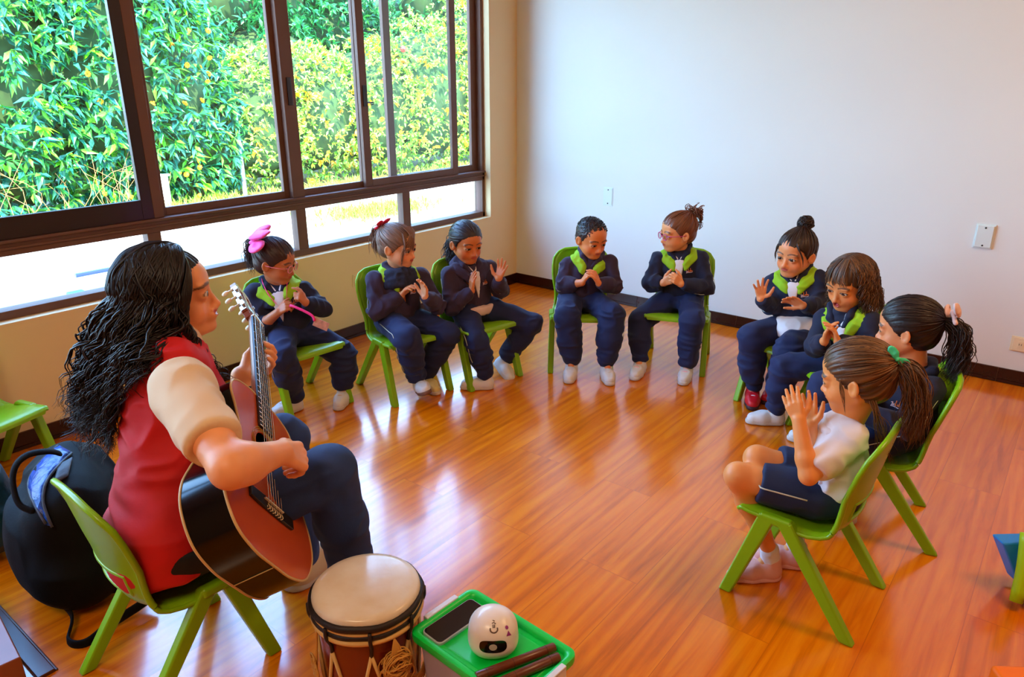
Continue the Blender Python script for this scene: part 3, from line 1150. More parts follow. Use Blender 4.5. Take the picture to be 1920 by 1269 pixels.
CHAIRS = dict(
    W=((1.575, -3.415), 88, 'lime plastic chair under the woman playing guitar'),
    A=((.50, -2.25), -5, 'lime plastic chair of the girl with the pink bow, mostly hidden by her'),
    B=((.75, -1.84), -13, 'lime plastic chair of the child in the dark neck warmer'),
    C=((.904, -1.50), -12, 'lime plastic chair of the girl raising an open hand beside the corner'),
    D=((1.222, -1.04), -55, 'lime plastic chair of the boy with cropped hair'),
    E=((1.617, -.73), -70, 'lime plastic chair of the girl in glasses with a curly bun'),
    F=((2.24, -.87), -100, 'lime plastic chair of the child with top bun and red shoes'),
    G=((2.56, -1.12), -140, 'lime plastic chair hidden under the open-mouthed long-haired child'),
    H=((2.78, -1.65), -164, 'lime plastic chair of the dark ponytail girl in the lime hood'),
    I=((2.72, -2.155), 178, 'lime plastic chair of the girl in the white shirt, nearest on the right'),
    X=((.25, -3.40), 15, 'empty lime plastic chair behind the dark backpack at the left edge'),
)


def copy_thing(o):
    c = o.copy()
    link(c)
    for ch in list(o.children):
        d = ch.copy()
        link(d, c)
        for g in list(ch.children):
            link(g.copy(), d)
    return c


proto_chair = None
for _k, (c, a, lab) in CHAIRS.items():
    if not want('chairs'):
        break
    if proto_chair is None:
        o = proto_chair = make_chair(lab)
    else:
        o = copy_thing(proto_chair)
    o.location = (c[0], c[1], 0)
    o.rotation_euler = (0, 0, math.radians(a))
    o['label'] = lab

# ---------------------------------------------------------------- people: shared builders
SKIN = mat('skin', (1, 1, 1), 0.42, spec=0.4, attr='Col', bump=(160, 0.06, 0.001), sss=0.12)
HAIR = mat('hair', (1, 1, 1), 0.42, spec=0.45, attr='Col', bump=(240, 0.15, 0.001))
NAVY = mat('navy_fleece', rgb(58, 43, 68), 0.9, sheen=0.08, bump=(220, 0.25, 0.0015), noise=(9, 0.15))
NAVY2 = mat('navy_softshell', rgb(24, 27, 56), 0.85, sheen=0.05, bump=(160, 0.2, 0.0015), noise=(9, 0.15))
TROUS = mat('navy_trousers', rgb(20, 32, 78), 0.82, sheen=0.05, bump=(140, 0.2, 0.0015), noise=(9, 0.15))
SHORTS = mat('navy_shorts', rgb(16, 36, 76), 0.75, bump=(140, 0.2, 0.0015))
LIMEC = mat('lime_cloth', rgb(160, 206, 10), 0.8, bump=(150, 0.2, 0.0015), noise=(12, 0.12))
WHITEC = mat('white_cotton', rgb(232, 226, 230), 0.8, bump=(120, 0.2, 0.0015))
PIPING = mat('pale_piping', rgb(206, 212, 190), 0.6)
STITCH = mat('pale_stitching', rgb(226, 196, 206), 0.7)
STITCH2 = mat('orange_stitching', rgb(228, 120, 60), 0.7)
EYEW = mat('eye_white', rgb(214, 202, 192), 0.2)
IRIS = mat('iris_brown', rgb(52, 28, 16), 0.1)
PUPIL = mat('pupil', (0.004, 0.004, 0.004), 0.05)
TEETH = mat('teeth', rgb(245, 240, 230), 0.25)
SHOEW = mat('white_shoe', rgb(226, 222, 218), 0.55, bump=(90, 0.15, 0.001))
SOLE = mat('shoe_sole', rgb(206, 196, 184), 0.7)
SOLED = mat('brown_sole', rgb(120, 76, 52), 0.75)
PINK = mat('pink_cloth', rgb(255, 92, 176), 0.6, bump=(150, 0.15, 0.001))


def frame_of(yaw_vec, pitch=0.0, roll=0.0, up=(0, 0, 1)):
    """Columns forward, left, up; pitch > 0 looks down, roll > 0 tips towards the left ear."""
    f = unit(V(yaw_vec[0], yaw_vec[1], 0))
    u = V(up)
    l = np.cross(u, f)
    R = np.stack([f, l, u], 1)
    R = R @ rot((0, 1, 0), pitch) @ rot((1, 0, 0), -roll)
    return R


def to_cam_dir(p):
    d = CAM - np.asarray(p)
    d[2] = 0
    return unit(d)


def look_dir(p, az):
    """Horizontal direction at p turned az degrees from the camera towards picture right."""
    c = to_cam_dir(p)
    r = V(-c[1], c[0], 0)
    a = math.radians(az)
    return c * math.cos(a) + r * math.sin(a)


def cb(p, r, u, t):
    """Direction in the picture basis at p: r right, u up, t towards the camera."""
    t_ = unit(CAM - np.asarray(p))
    r_ = unit(np.cross(V(0, 0, 1), t_))
    u_ = np.cross(t_, r_)
    return unit(r_ * r + u_ * u + t_ * t)


def hand(S, W, D, N, side, s, curl=0.1, spread=0.16, thumb=0.6, fcurl=None, k=None):
    """Palm, four bent fingers and a thumb grown from the wrist W along D, palm facing N."""
    D = unit(D)
    N = unit(np.asarray(N) - D * (np.asarray(N) @ D))
    T = np.cross(D, N) * (1 if side == 'R' else -1)
    kk = 0.045 * s
    kx = [(.47, .165), (.495, .06), (.475, -.05), (.43, -.15)]
    bx = [(.06, .075), (.05, .03), (.05, -.025), (.06, -.07)]
    Ls = [.40, .45, .41, .32]
    sp = [1.0, .25, -.45, -1.2]
    for i in range(4):
        B = W + D * bx[i][0] * s + T * bx[i][1] * s
        K = W + D * kx[i][0] * s + T * kx[i][1] * s - N * (0.01 * s)
        S.cone(B, K, .088 * s, .068 * s, kk)
    tips = []
    for i in range(4):
        K = W + D * kx[i][0] * s + T * kx[i][1] * s - N * (0.01 * s)
        c = (fcurl[i] if fcurl else curl)
        a = spread * sp[i] * (1 - .6 * min(c, 1))
        d = D * math.cos(a) + T * math.sin(a)
        p = K
        ang = 0
        ra = .060 * s * (0.9 if i == 3 else 1)
        for j, (fr, da) in enumerate(((.46, 1.25), (.30, 1.65), (.24, 1.0))):
            ang += c * da + 0.06
            dd = d * math.cos(ang) + N * math.sin(ang)
            q = p + dd * Ls[i] * fr * s
            S.cone(p, q, ra, ra * .9, .012 * s if j else .03 * s)
            p, ra = q, ra * .9
        tips.append(p)
    p = W + D * .10 * s + T * .07 * s + N * .03 * s
    d0 = unit(D * (1.0 - .35 * thumb) + T * (.35 + .9 * thumb) + N * .25)
    d1 = unit(d0 * .6 + D * .55 + N * .1 * (1 + curl))
    d2 = unit(d1 * .8 + D * .35 + N * .15 * (1 + 2 * curl))
    for dd, L, r0, r1 in ((d0, .27, .095, .075), (d1, .20, .072, .062), (d2, .16, .060, .046)):
        q = p + dd * L * s
        S.cone(p, q, r0 * s, r1 * s, .03 * s)
        p = q
    tips.append(p)
    return tips


HEADS = {
    'kid': dict(cr=(-.06, 0, .12, .455, .375, .385), face=(.10, 0, -.17, .285, .285, .31), jaw=(.085, .095), eye=(.318, .150, -.065), noseL=1.0, lip=1.0, cheek=1.0),
    'adult': dict(cr=(-.07, 0, .13, .43, .335, .375), face=(.10, 0, -.17, .275, .245, .335), jaw=(.07, .075), eye=(.305, .138, -.01), noseL=1.12, lip=1.15, cheek=.75),
}


def head(S, c, R, hh, kind='kid', mouth='closed', smile=0.0, eye_open=1.0):
    """Skull, face features and ears added to the body solid; local units are head heights."""
    h = HEADS[kind]
    W = lambda *p: c + R @ (V(*p) * hh)
    E = lambda p, r, k=.05, op='u', Q=None: S.ell(W(*p), V(*r) * hh, R if Q is None else R @ Q, k * hh, op)
    C = lambda a, b, ra, rb, k=.05, op='u': S.cone(W(*a), W(*b), ra * hh, rb * hh, k * hh, op)
    E(h['cr'][:3], h['cr'][3:], 0.02)
    E(h['face'][:3], h['face'][3:], .12)
    for s in (1, -1):
        C((.24, .09 * s, -.42), (-.06, .225 * s, -.22), *h['jaw'], .10)
        E((.19, .165 * s, -.225), V(.15, .125, .13) * (1 if kind == 'kid' else .92), .09)
    E((.285 if kind == 'kid' else .325, 0, -.425), (.085, .10, .075), .08)
    E((.20, 0, .15), (.20, .25, .20), .10)
    ex, ey, ez = h['eye']
    for s in (1, -1):
        E((ex + .015, ey * s * .95, ez + .095), (.075, .12, .04), .06)
    # nose
    nz = ez - .03
    n = h['noseL']
    C((.365, 0, nz + .05), (.425 + .03 * (n - 1), 0, nz - .10 * n), .030, .043, .05)
    E((.440 + .06 * (n - 1), 0, nz - .125 * n), (.046, .045, .040), .03)
    for s in (1, -1):
        E((.405 + .03 * (n - 1), .046 * s, nz - .135 * n), (.034, .030, .028), .02)
    mz = -.295 if kind == 'kid' else -.275
    E((.335 if kind == 'kid' else .365, 0, mz), (.075, .13, .085), .07)
    # eyes: lid mass, then the almond opening
    for s in (1, -1):
        E((ex, ey * s, ez), (.088, .088, .088), .025)
    for s in (1, -1):
        E((ex + .095, ey * s, ez + .001), (.085, .066, .0225 * eye_open), .006, 's')
    l = h['lip']
    fz = .402 if kind == 'kid' else .432
    wl = .085 * l
    if mouth == 'open':
        E((fz - .005, 0, mz - .02), (.035, .078, .066), .03)
        E((fz + .02, 0, mz - .022), (.075, .052, .044), .012, 's')
    elif mouth == 'smile':
        for a, b in (((-.1, .035), (-.05, .006)), ((-.05, .006), (0, 0)), ((0, 0), (.05, .006)), ((.05, .006), (.1, .035))):
            fa, fb = fz - 3.6 * a[0] ** 2 * 1.2, fz - 3.6 * b[0] ** 2 * 1.2
            C((fa, a[0] * l, mz + .022 + a[1]), (fb, b[0] * l, mz + .022 + b[1]), .019, .019, .012)
            C((fa - .006, a[0] * l, mz - .028 + a[1]), (fb - .006, b[0] * l, mz - .028 + b[1]), .022, .022, .012)
        E((fz + .02, 0, mz + .002), (.06, .080 * l, .025), .008, 's')
    else:
        E((fz + .002, 0, mz + .018), (.028, wl, .021), .018)
        E((fz - .005, 0, mz - .022), (.030, wl * .85, .025), .018)
        for i in range(4):
            a0, a1 = (-1 + i * .5) * wl * 1.05, (-.5 + i * .5) * wl * 1.05
            y0, y1 = smile * (a0 / wl) ** 2 * .03, smile * (a1 / wl) ** 2 * .03
            C((fz + .028 - 2.6 * a0 ** 2 / wl * .1, a0, mz - .002 + y0), (fz + .028 - 2.6 * a1 ** 2 / wl * .1, a1, mz - .002 + y1), .008, .008, .006, 's')
    for s in (1, -1):
        Q = rot((0, 0, 1), -.5 * s) @ rot((0, 1, 0), -.18)
        E((-.045, (h['cr'][4] + .008) * s, ez - .015), (.085, .034, .125), .03, 'u', Q)
        E((-.03, (h['cr'][4] + .040) * s, ez), (.045, .026, .075), .02, 's', Q)


def face_colors(v, c, R, hh, base, kind='kid', mouth='closed', brow=(60, 38, 26), lip=(196, 88, 74), blush=0.35, body_ok=None):
    """Colour of the skin itself: lips, brows, lash line, cheeks."""
    h = HEADS[kind]
    q = (v - c) @ R / hh
    f, l, u = q[:, 0], np.abs(q[:, 1]), q[:, 2]
    col = np.tile(np.array(base), (len(v), 1))
    col *= (1 + 0.05 * vnoise(v, 45)[:, None])
    inhead = (np.abs(q) < V(.62, .5, .62)).all(1)
    front = inhead & (f > .12)
    ex, ey, ez = h['eye']

    def mix(w, cc):
        nonlocal col
        w = np.clip(w, 0, 1)[:, None]
        col = col * (1 - w) + np.array(cc) * w
    pinkish = np.array(base) * V(1.12, .72, .68)
    mix(np.where(front, blush * np.exp(-((l - .20) / .085) ** 2 - ((u + .21) / .085) ** 2), 0), pinkish)
    mix(np.where(front & (f > .40), .35 * np.exp(-(l / .06) ** 2 - ((u - ez + .16) / .05) ** 2), 0), pinkish)
    mz = -.295 if kind == 'kid' else -.275
    if mouth == 'open':
        e = (l / .085) ** 2 + ((u - mz + .02) / .072) ** 2
        mix(np.where(front & (f > .28), np.clip((1.0 - e) * 4, 0, 1), 0), rgb(*lip))
        mix(np.where(front & (f < .385) & (e < .5), 1.0, 0), rgb(96, 22, 24))
    else:
        wl = .092 * h['lip'] * (1.15 if mouth == 'smile' else 1)
        sm = (.035 if mouth == 'smile' else 0) * (l / .1) ** 2
        e = (l / wl) ** 2 + ((u - mz - sm) / (.050 if mouth == 'smile' else .042)) ** 2
        mix(np.where(front & (f > .28), np.clip((1.0 - e) * 4, 0, 1), 0), rgb(*lip))
    bz = ez + (.115 if kind == 'kid' else .100)
    t = (l - .155) / .105
    e = np.abs(u - (bz + .018 - .03 * t * t)) / .017
    mix(np.where(front & (np.abs(t) < 1), np.clip((1.15 - e) * 2.5, 0, 1) * .85, 0), rgb(*brow))
    e = ((l - ey) / .078) ** 2 + ((u - ez) / .038) ** 2
    mix(np.where(front & (u > ez - .012), np.clip((1.25 - e) * 3, 0, 1) * .92, 0), rgb(30, 18, 14))
    mix(np.where(front & (u <= ez - .012), np.clip((1.1 - e) * 2, 0, 1) * .35, 0), rgb(90, 48, 36))
    return col


def eyes(parent, c, R, hh, kind='kid', gaze=(1, 0, -.12), r=.0835):
    ex, ey, ez = HEADS[kind]['eye']
    for s in (1, -1):
        g = unit(V(*gaze) + V(0, -.04 * s, 0))
        l = unit(np.cross(V(0, 0, 1), g))
        Q = R @ np.stack([l, np.cross(g, l), g], 1)
        prof = [(math.sin(a) * r * hh, math.cos(a) * r * hh) for a in np.linspace(PI - .01, .005, 30)]
        ms = []
        for i in range(29):
            a = (PI - .01) + (.005 - (PI - .01)) * (i + .5) / 29
            ms.append(2 if a < .21 else 1 if a < .50 else 0)
        b = MB().lathe(prof, 20, c + R @ (V(ex, ey * s, ez) * hh), Q, ms=ms)
        b.build('eye', [EYEW, IRIS, PUPIL], parent, smooth=True, world=True)


def tubes(paths, n=5):
    """Many tapered tubes -> vertices, quads, index of the tube of every vertex."""
    vs, qs, ids, off = [], [], [], 0
    a = np.arange(n) * 2 * PI / n
    for t_id, (P, r) in enumerate(paths):
        P = np.asarray(P, float)
        k = len(P)
        T = np.gradient(P, axis=0)
        T /= np.linalg.norm(T, axis=1)[:, None] + 1e-12
        ref = np.where(np.abs(T[:, 2:3]) < .85, V(0, 0, 1)[None], V(1, 0, 0)[None])
        N = np.cross(T, ref)
        N /= np.linalg.norm(N, axis=1)[:, None] + 1e-12
        # keep the frame continuous
        for i in range(1, k):
            N[i] = unit(N[i - 1] - T[i] * (N[i - 1] @ T[i]))
        B = np.cross(T, N)
        rr = np.asarray(r)[:, None, None] if np.ndim(r) else np.full((k, 1, 1), r)
        v = P[:, None, :] + rr * (np.cos(a)[None, :, None] * N[:, None, :] + np.sin(a)[None, :, None] * B[:, None, :])
        vs.append(v.reshape(-1, 3))
        i, j = np.meshgrid(np.arange(k - 1), np.arange(n), indexing='ij')
        q = np.stack([i * n + j, i * n + (j + 1) % n, (i + 1) * n + (j + 1) % n, (i + 1) * n + j], -1).reshape(-1, 4) + off
        qs.append(q)
        ids.append(np.full(k * n, t_id))
        off += k * n
    return np.concatenate(vs), np.concatenate(qs), np.concatenate(ids)


def wave(P, amp, period, seed, grow=True, phase=None):
    """Curl a path into a loose helix."""
    P = np.asarray(P, float)
    r = np.random.default_rng(seed)
    s = np.concatenate([[0], np.cumsum(np.linalg.norm(np.diff(P, axis=0), axis=1))])
    T = np.gradient(P, axis=0)
    T /= np.linalg.norm(T, axis=1)[:, None] + 1e-12
    A = unit(np.cross(T.mean(0), r.normal(0, 1, 3)))
    B = np.cross(T.mean(0), A)
    ph = r.uniform(0, 6.28) if phase is None else phase
    g = np.clip(s / (s[-1] + 1e-9) * 1.6, 0, 1)[:, None] if grow else 1
    w = 2 * PI * s / period + ph
    return P + amp * g * (np.cos(w)[:, None] * A + np.sin(w)[:, None] * B)


class Head:
    """Hair helpers in head space."""

    def __init__(s, c, R, hh, kind='kid'):
        s.c, s.R, s.hh, s.kind = np.asarray(c), R, hh, kind
        h = HEADS[kind]
        s.ec = V(h['cr'][:3])
        s.er = V(h['cr'][3:]) + .028

    def W(s, p):
        return s.c + (np.asarray(p) * s.hh) @ s.R.T

    def onscalp(s, d, k=1.0):
        d = np.asarray(d, float)
        d = d / (np.linalg.norm(d, axis=-1, keepdims=True) + 1e-9)
        return s.ec + d * s.er * k

    def cap(s, tie=(-1, 0, .4), line=.20, nape=-.36, side=-.02, depth_=.012, freq=16, seed=0, thick=0.0, fringe=None, res=.0035):
        """Combed-back cap with grooves running to the tie point."""
        hh = s.hh
        lo, hi = s.c - .75 * hh, s.c + .75 * hh
        S = Sdf(lo, hi, res)
        E = lambda p, r, k=.03, op='u': S.ell(s.W(p), V(*r) * hh, s.R, k * hh, op)
        E(s.ec, s.er + thick, 0)
        E((-.20, 0, -.10), (.30 + thick, s.er[1] * .86 + thick, .28), .08)
        # clear the face
        E((.52, 0, line - .45), (.36, .40, .46), .03, 's')
        E((.34, 0, line - .42), (.34, .50, .42 + side), .03, 's')
        for q in (1, -1):
            E((-.02, (s.er[1] + .02) * q, HEADS[s.kind]['eye'][2] - .04), (.10, .08, .12), .02, 's')
        dn = -s.R[:, 2]
        S.cut(s.W((0, 0, nape)), dn)
        v, q = S.mesh(1)
        n = normals(v, q)
        x = (v - s.c) @ s.R / hh
        t = unit(V(*tie))
        y = x - s.ec
        a0 = unit(np.cross(t, V(0, 1, 0) if abs(t[1]) < .8 else V(1, 0, 0)))
        b0 = np.cross(t, a0)
        yn = y / np.linalg.norm(y, axis=1)[:, None]
        phi = np.arctan2(yn @ a0, yn @ b0)
        con = 1 - np.abs(yn @ t) ** 6
        g = vnoise(np.stack([np.cos(phi) * freq, np.sin(phi) * freq, yn @ t * 1.2], 1), 1.0, seed) + .5 * vnoise(np.stack([np.cos(phi) * freq * 2.5, np.sin(phi) * freq * 2.5, yn @ t * 2], 1), 1.0, seed + 1)
        v = v + n * (g * con * depth_ * hh)[:, None]
        return v, q, g * con

    def combed(s, n, tie, line=.22, r=.010, seed=0, lift=1.02, nape=-.30):
        """Locks lying on the scalp from all over towards the tie."""
        rg = np.random.default_rng(seed)
        out = []
        td = (V(*tie) - s.ec) / s.er
        while len(out) < n:
            d = rg.normal(0, 1, 3)
            d /= np.linalg.norm(d)
            p = s.onscalp(d)
            if p[2] < nape or (p[0] > .08 and p[2] < line - .02) or (p[0] > .28 and p[2] < line + .05):
                continue
            if abs(p[1]) > .3 and -.14 < p[0] < .08 and p[2] < .06:
                continue
            if d @ unit(td) > .95:
                continue
            k = 9
            tt = np.linspace(0, 1, k)[:, None]
            path = d * (1 - tt) + unit(td) * tt
            P = s.onscalp(path, lift)
            P = P + (V(*tie) - P[-1]) * tt ** 3
            rr = r * s.hh * np.sin(np.linspace(.25, 2.6, k)) * rg.uniform(.7, 1.2)
            out.append((s.W(P), rr))
        return out


def hair_object(parent, meshes, base, var=.35, seed=0, streak=None, name='hair'):
    """Join (v, q, shade) pieces into ONE hair mesh; shade brightens strands."""
    vs, qs, cs, off = [], [], [], 0
    rg = np.random.default_rng(seed)
    base = np.array(base)
    for v, q, g in meshes:
        vs.append(v)
        qs.append(q + off)
        off += len(v)
        sh = 1 + var * np.clip(g, -1, 1.2)
        c = base[None] * sh[:, None]
        if streak is not None:
            w = np.clip(g * .6, 0, 1)[:, None]
            c = c * (1 - w) + np.array(streak) * w
        cs.append(np.clip(c, 0, 1))
    return fast_mesh(name, np.concatenate(vs), np.concatenate(qs), HAIR, parent, colors=np.concatenate(cs))


def strands(paths, seed=0, n=5):
    v, q, i = tubes(paths, n)
    g = np.random.default_rng(seed).uniform(-.9, 1.0, len(paths))
    return v, q, g[i]


def cloth(S, amp=.004, scale=26, seed=0, smooth=1, extra=None, stretch=None):
    """Mesh a garment and fold it."""
    v, q = S.mesh(smooth)
    n = normals(v, q)
    p = v if stretch is None else v @ stretch
    w = 1 - np.abs(vnoise(p + .02 * np.stack([vnoise(p, 14, seed + 5), vnoise(p, 14, seed + 6), vnoise(p, 14, seed + 7)], 1), scale, seed)) * 2
    d = amp * (w * .8 + .5 * vnoise(p, scale * .45, seed + 2))
    if extra is not None:
        d = d * extra(v)
    v = v + n * d[:, None]
    return relax(v, q, .4), q


def split_faces(v, q, mask):
    """(v, q) of the faces whose every vertex is masked, and of the rest."""
    m = mask[q].all(1)

    def sub(qq):
        u, inv = np.unique(qq, return_inverse=True)
        return v[u], inv.reshape(qq.shape)
    return sub(q[m]) if m.any() else None, sub(q[~m])


def sample(S, X, F=None):
    """Trilinear value of the solid's field at points X."""
    F = S.F if F is None else F
    g = np.clip((X - S.lo) / S.h, 0, S.n - 1.001)
    i = g.astype(int)
    f = g - i
    r = 0
    for a in (0, 1):
        for b in (0, 1):
            for c in (0, 1):
                w = (f[:, 0] if a else 1 - f[:, 0]) * (f[:, 1] if b else 1 - f[:, 1]) * (f[:, 2] if c else 1 - f[:, 2])
                r = r + w * F[i[:, 0] + a, i[:, 1] + b, i[:, 2] + c]
    return r


def surf(S, p, d, far=.2, F=None):
    """First point where the ray from inside p along d leaves the solid."""
    d = unit(d)
    t = np.arange(0, far, S.h * .5)
    v = sample(S, np.asarray(p)[None] + t[:, None] * d, F)
    if not (v > 0).any():
        return np.asarray(p) + d * t[-1]
    k = int(np.argmax(v > 0))
    if k == 0:
        return np.asarray(p)
    return np.asarray(p) + d * (t[k - 1] + (t[k] - t[k - 1]) * v[k - 1] / (v[k - 1] - v[k]))


def pipe_on(S, axis_pts, outs, name, m, parent, r=.0016, lift=.002):
    P = [surf(S, a, o) + unit(o) * lift for a, o in zip(axis_pts, outs)]
    P = bez(P, max(12, 3 * len(P)))
    MB().tube(P, r, 6).build(name, m, parent, smooth=True, world=True)


def emblem(S, parent, o, X, Y, Z, sc, m, m2=None):
    """Small script-like embroidered crest on the chest."""
    strokes = [[(-1, .1), (-.8, .25), (-.7, -.1), (-.85, -.25), (-.55, -.2), (-.45, .1), (-.4, -.2), (-.2, -.15)],
               [(-.25, .7), (-.2, .1), (-.1, -.2), (.1, -.15), (.2, .15), (.25, -.2), (.4, -.1)], [(.35, .8), (.4, .2), (.45, -.2), (.7, .1), (.8, -.2), (1, -.1)],
               [(-.9, -.5), (-.3, -.42), (.4, -.5), (.9, -.4)]]
    b = MB()
    for i, st in enumerate(strokes):
        P = [surf(S, o + X * x * sc + Y * y * sc, Z) + unit(Z) * .0012 for x, y in st]
        b.tube(bez(P, 20), .0016, 5, m=1 if (m2 and i in (1, 2)) else 0)
    return b.build('emblem', [m, m2 or m], parent, smooth=True, world=True)


def shoe(parent, o, toe_dir, up_dir, L=.145, m=SHOEW, sole=SOLE, accent=None, strap=True, heel_m=None, name='shoe'):
    """Child or adult shoe as one upper with sole, straps and laces as its own parts."""
    f = unit(toe_dir)
    u = unit(np.asarray(up_dir) - f * (np.asarray(up_dir) @ f))
    l = np.cross(u, f)
    R = np.stack([f, l, u], 1)
    W = lambda x, y, z: o + R @ (V(x, y, z) * L)
    S = Sdf(o - L * 1.35, o + L * 1.35, L * .022)
    S.cone(W(.10, 0, .16), W(.10, 0, .42), .20 * L, .20 * L, .05 * L)
    S.cone(W(.08, 0, .15), W(.52, 0, .16), .205 * L, .215 * L, .1 * L)
    S.cone(W(.52, .01, .15), W(.77, .0, .13), .215 * L, .175 * L, .1 * L)
    S.cut(W(0, 0, .02), -u)
    S.cut(W(0, 0, .50), u * .9 + f * .25)
    v, q = S.mesh(1)
    up = fast_mesh(name, v, q, m, parent)
    S = Sdf(o - L * 1.35, o + L * 1.35, L * .022)
    S.cone(W(.07, 0, .03), W(.5, 0, .03), .21 * L, .215 * L, .08 * L)
    S.cone(W(.5, 0, .03), W(.80, 0, .03), .215 * L, .185 * L, .08 * L)
    S.cut(W(0, 0, .105), u)
    S.cut(W(0, 0, -.02), -u)
    v, q = S.mesh(1)
    c = up.children
    so = fast_mesh('sole', v, q, sole, None)
    so.parent = up
    for k in (0, 1):
        x = .42 + .16 * k
        P = [W(x - .02, -.215, .14), W(x, -.165, .27 - .02 * k), W(x + .01, 0, .365 - .02 * k), W(x, .165, .27 - .02 * k), W(x - .02, .215, .14)]
        MB().tube(bez(P, 16), .030 * L if strap else .016 * L, 6, squash=.5).build('strap' if strap else 'lace', accent or m, None, smooth=True).parent = up
    if heel_m is not None:
        b = MB().sphere(W(.02, 0, .15), .17 * L, 14, R, scale=(.75, 1.12, 1.05))
        b.build('heel_counter', heel_m, None, smooth=True).parent = up
    # children of the upper share its space (person space)
    for ch in up.children:
        if ch.name.startswith('sole'):
            ch.data.transform(Matrix.Translation(-Vector(world_off(parent))))
        else:
            ch.data.transform(Matrix.Translation(-Vector(world_off(parent))))
    return up

# ---------------------------------------------------------------- the children
def rim_ring(S, o, R, r, pts, k):
    """Chain of balls around the neck: pts = (angle, radius, height, thickness)."""
    P = [o + R @ V(math.cos(math.radians(a)) * rr, math.sin(math.radians(a)) * rr * r, z) for a, rr, z, t in pts]
    S.chain(P, [p[3] for p in pts], k)


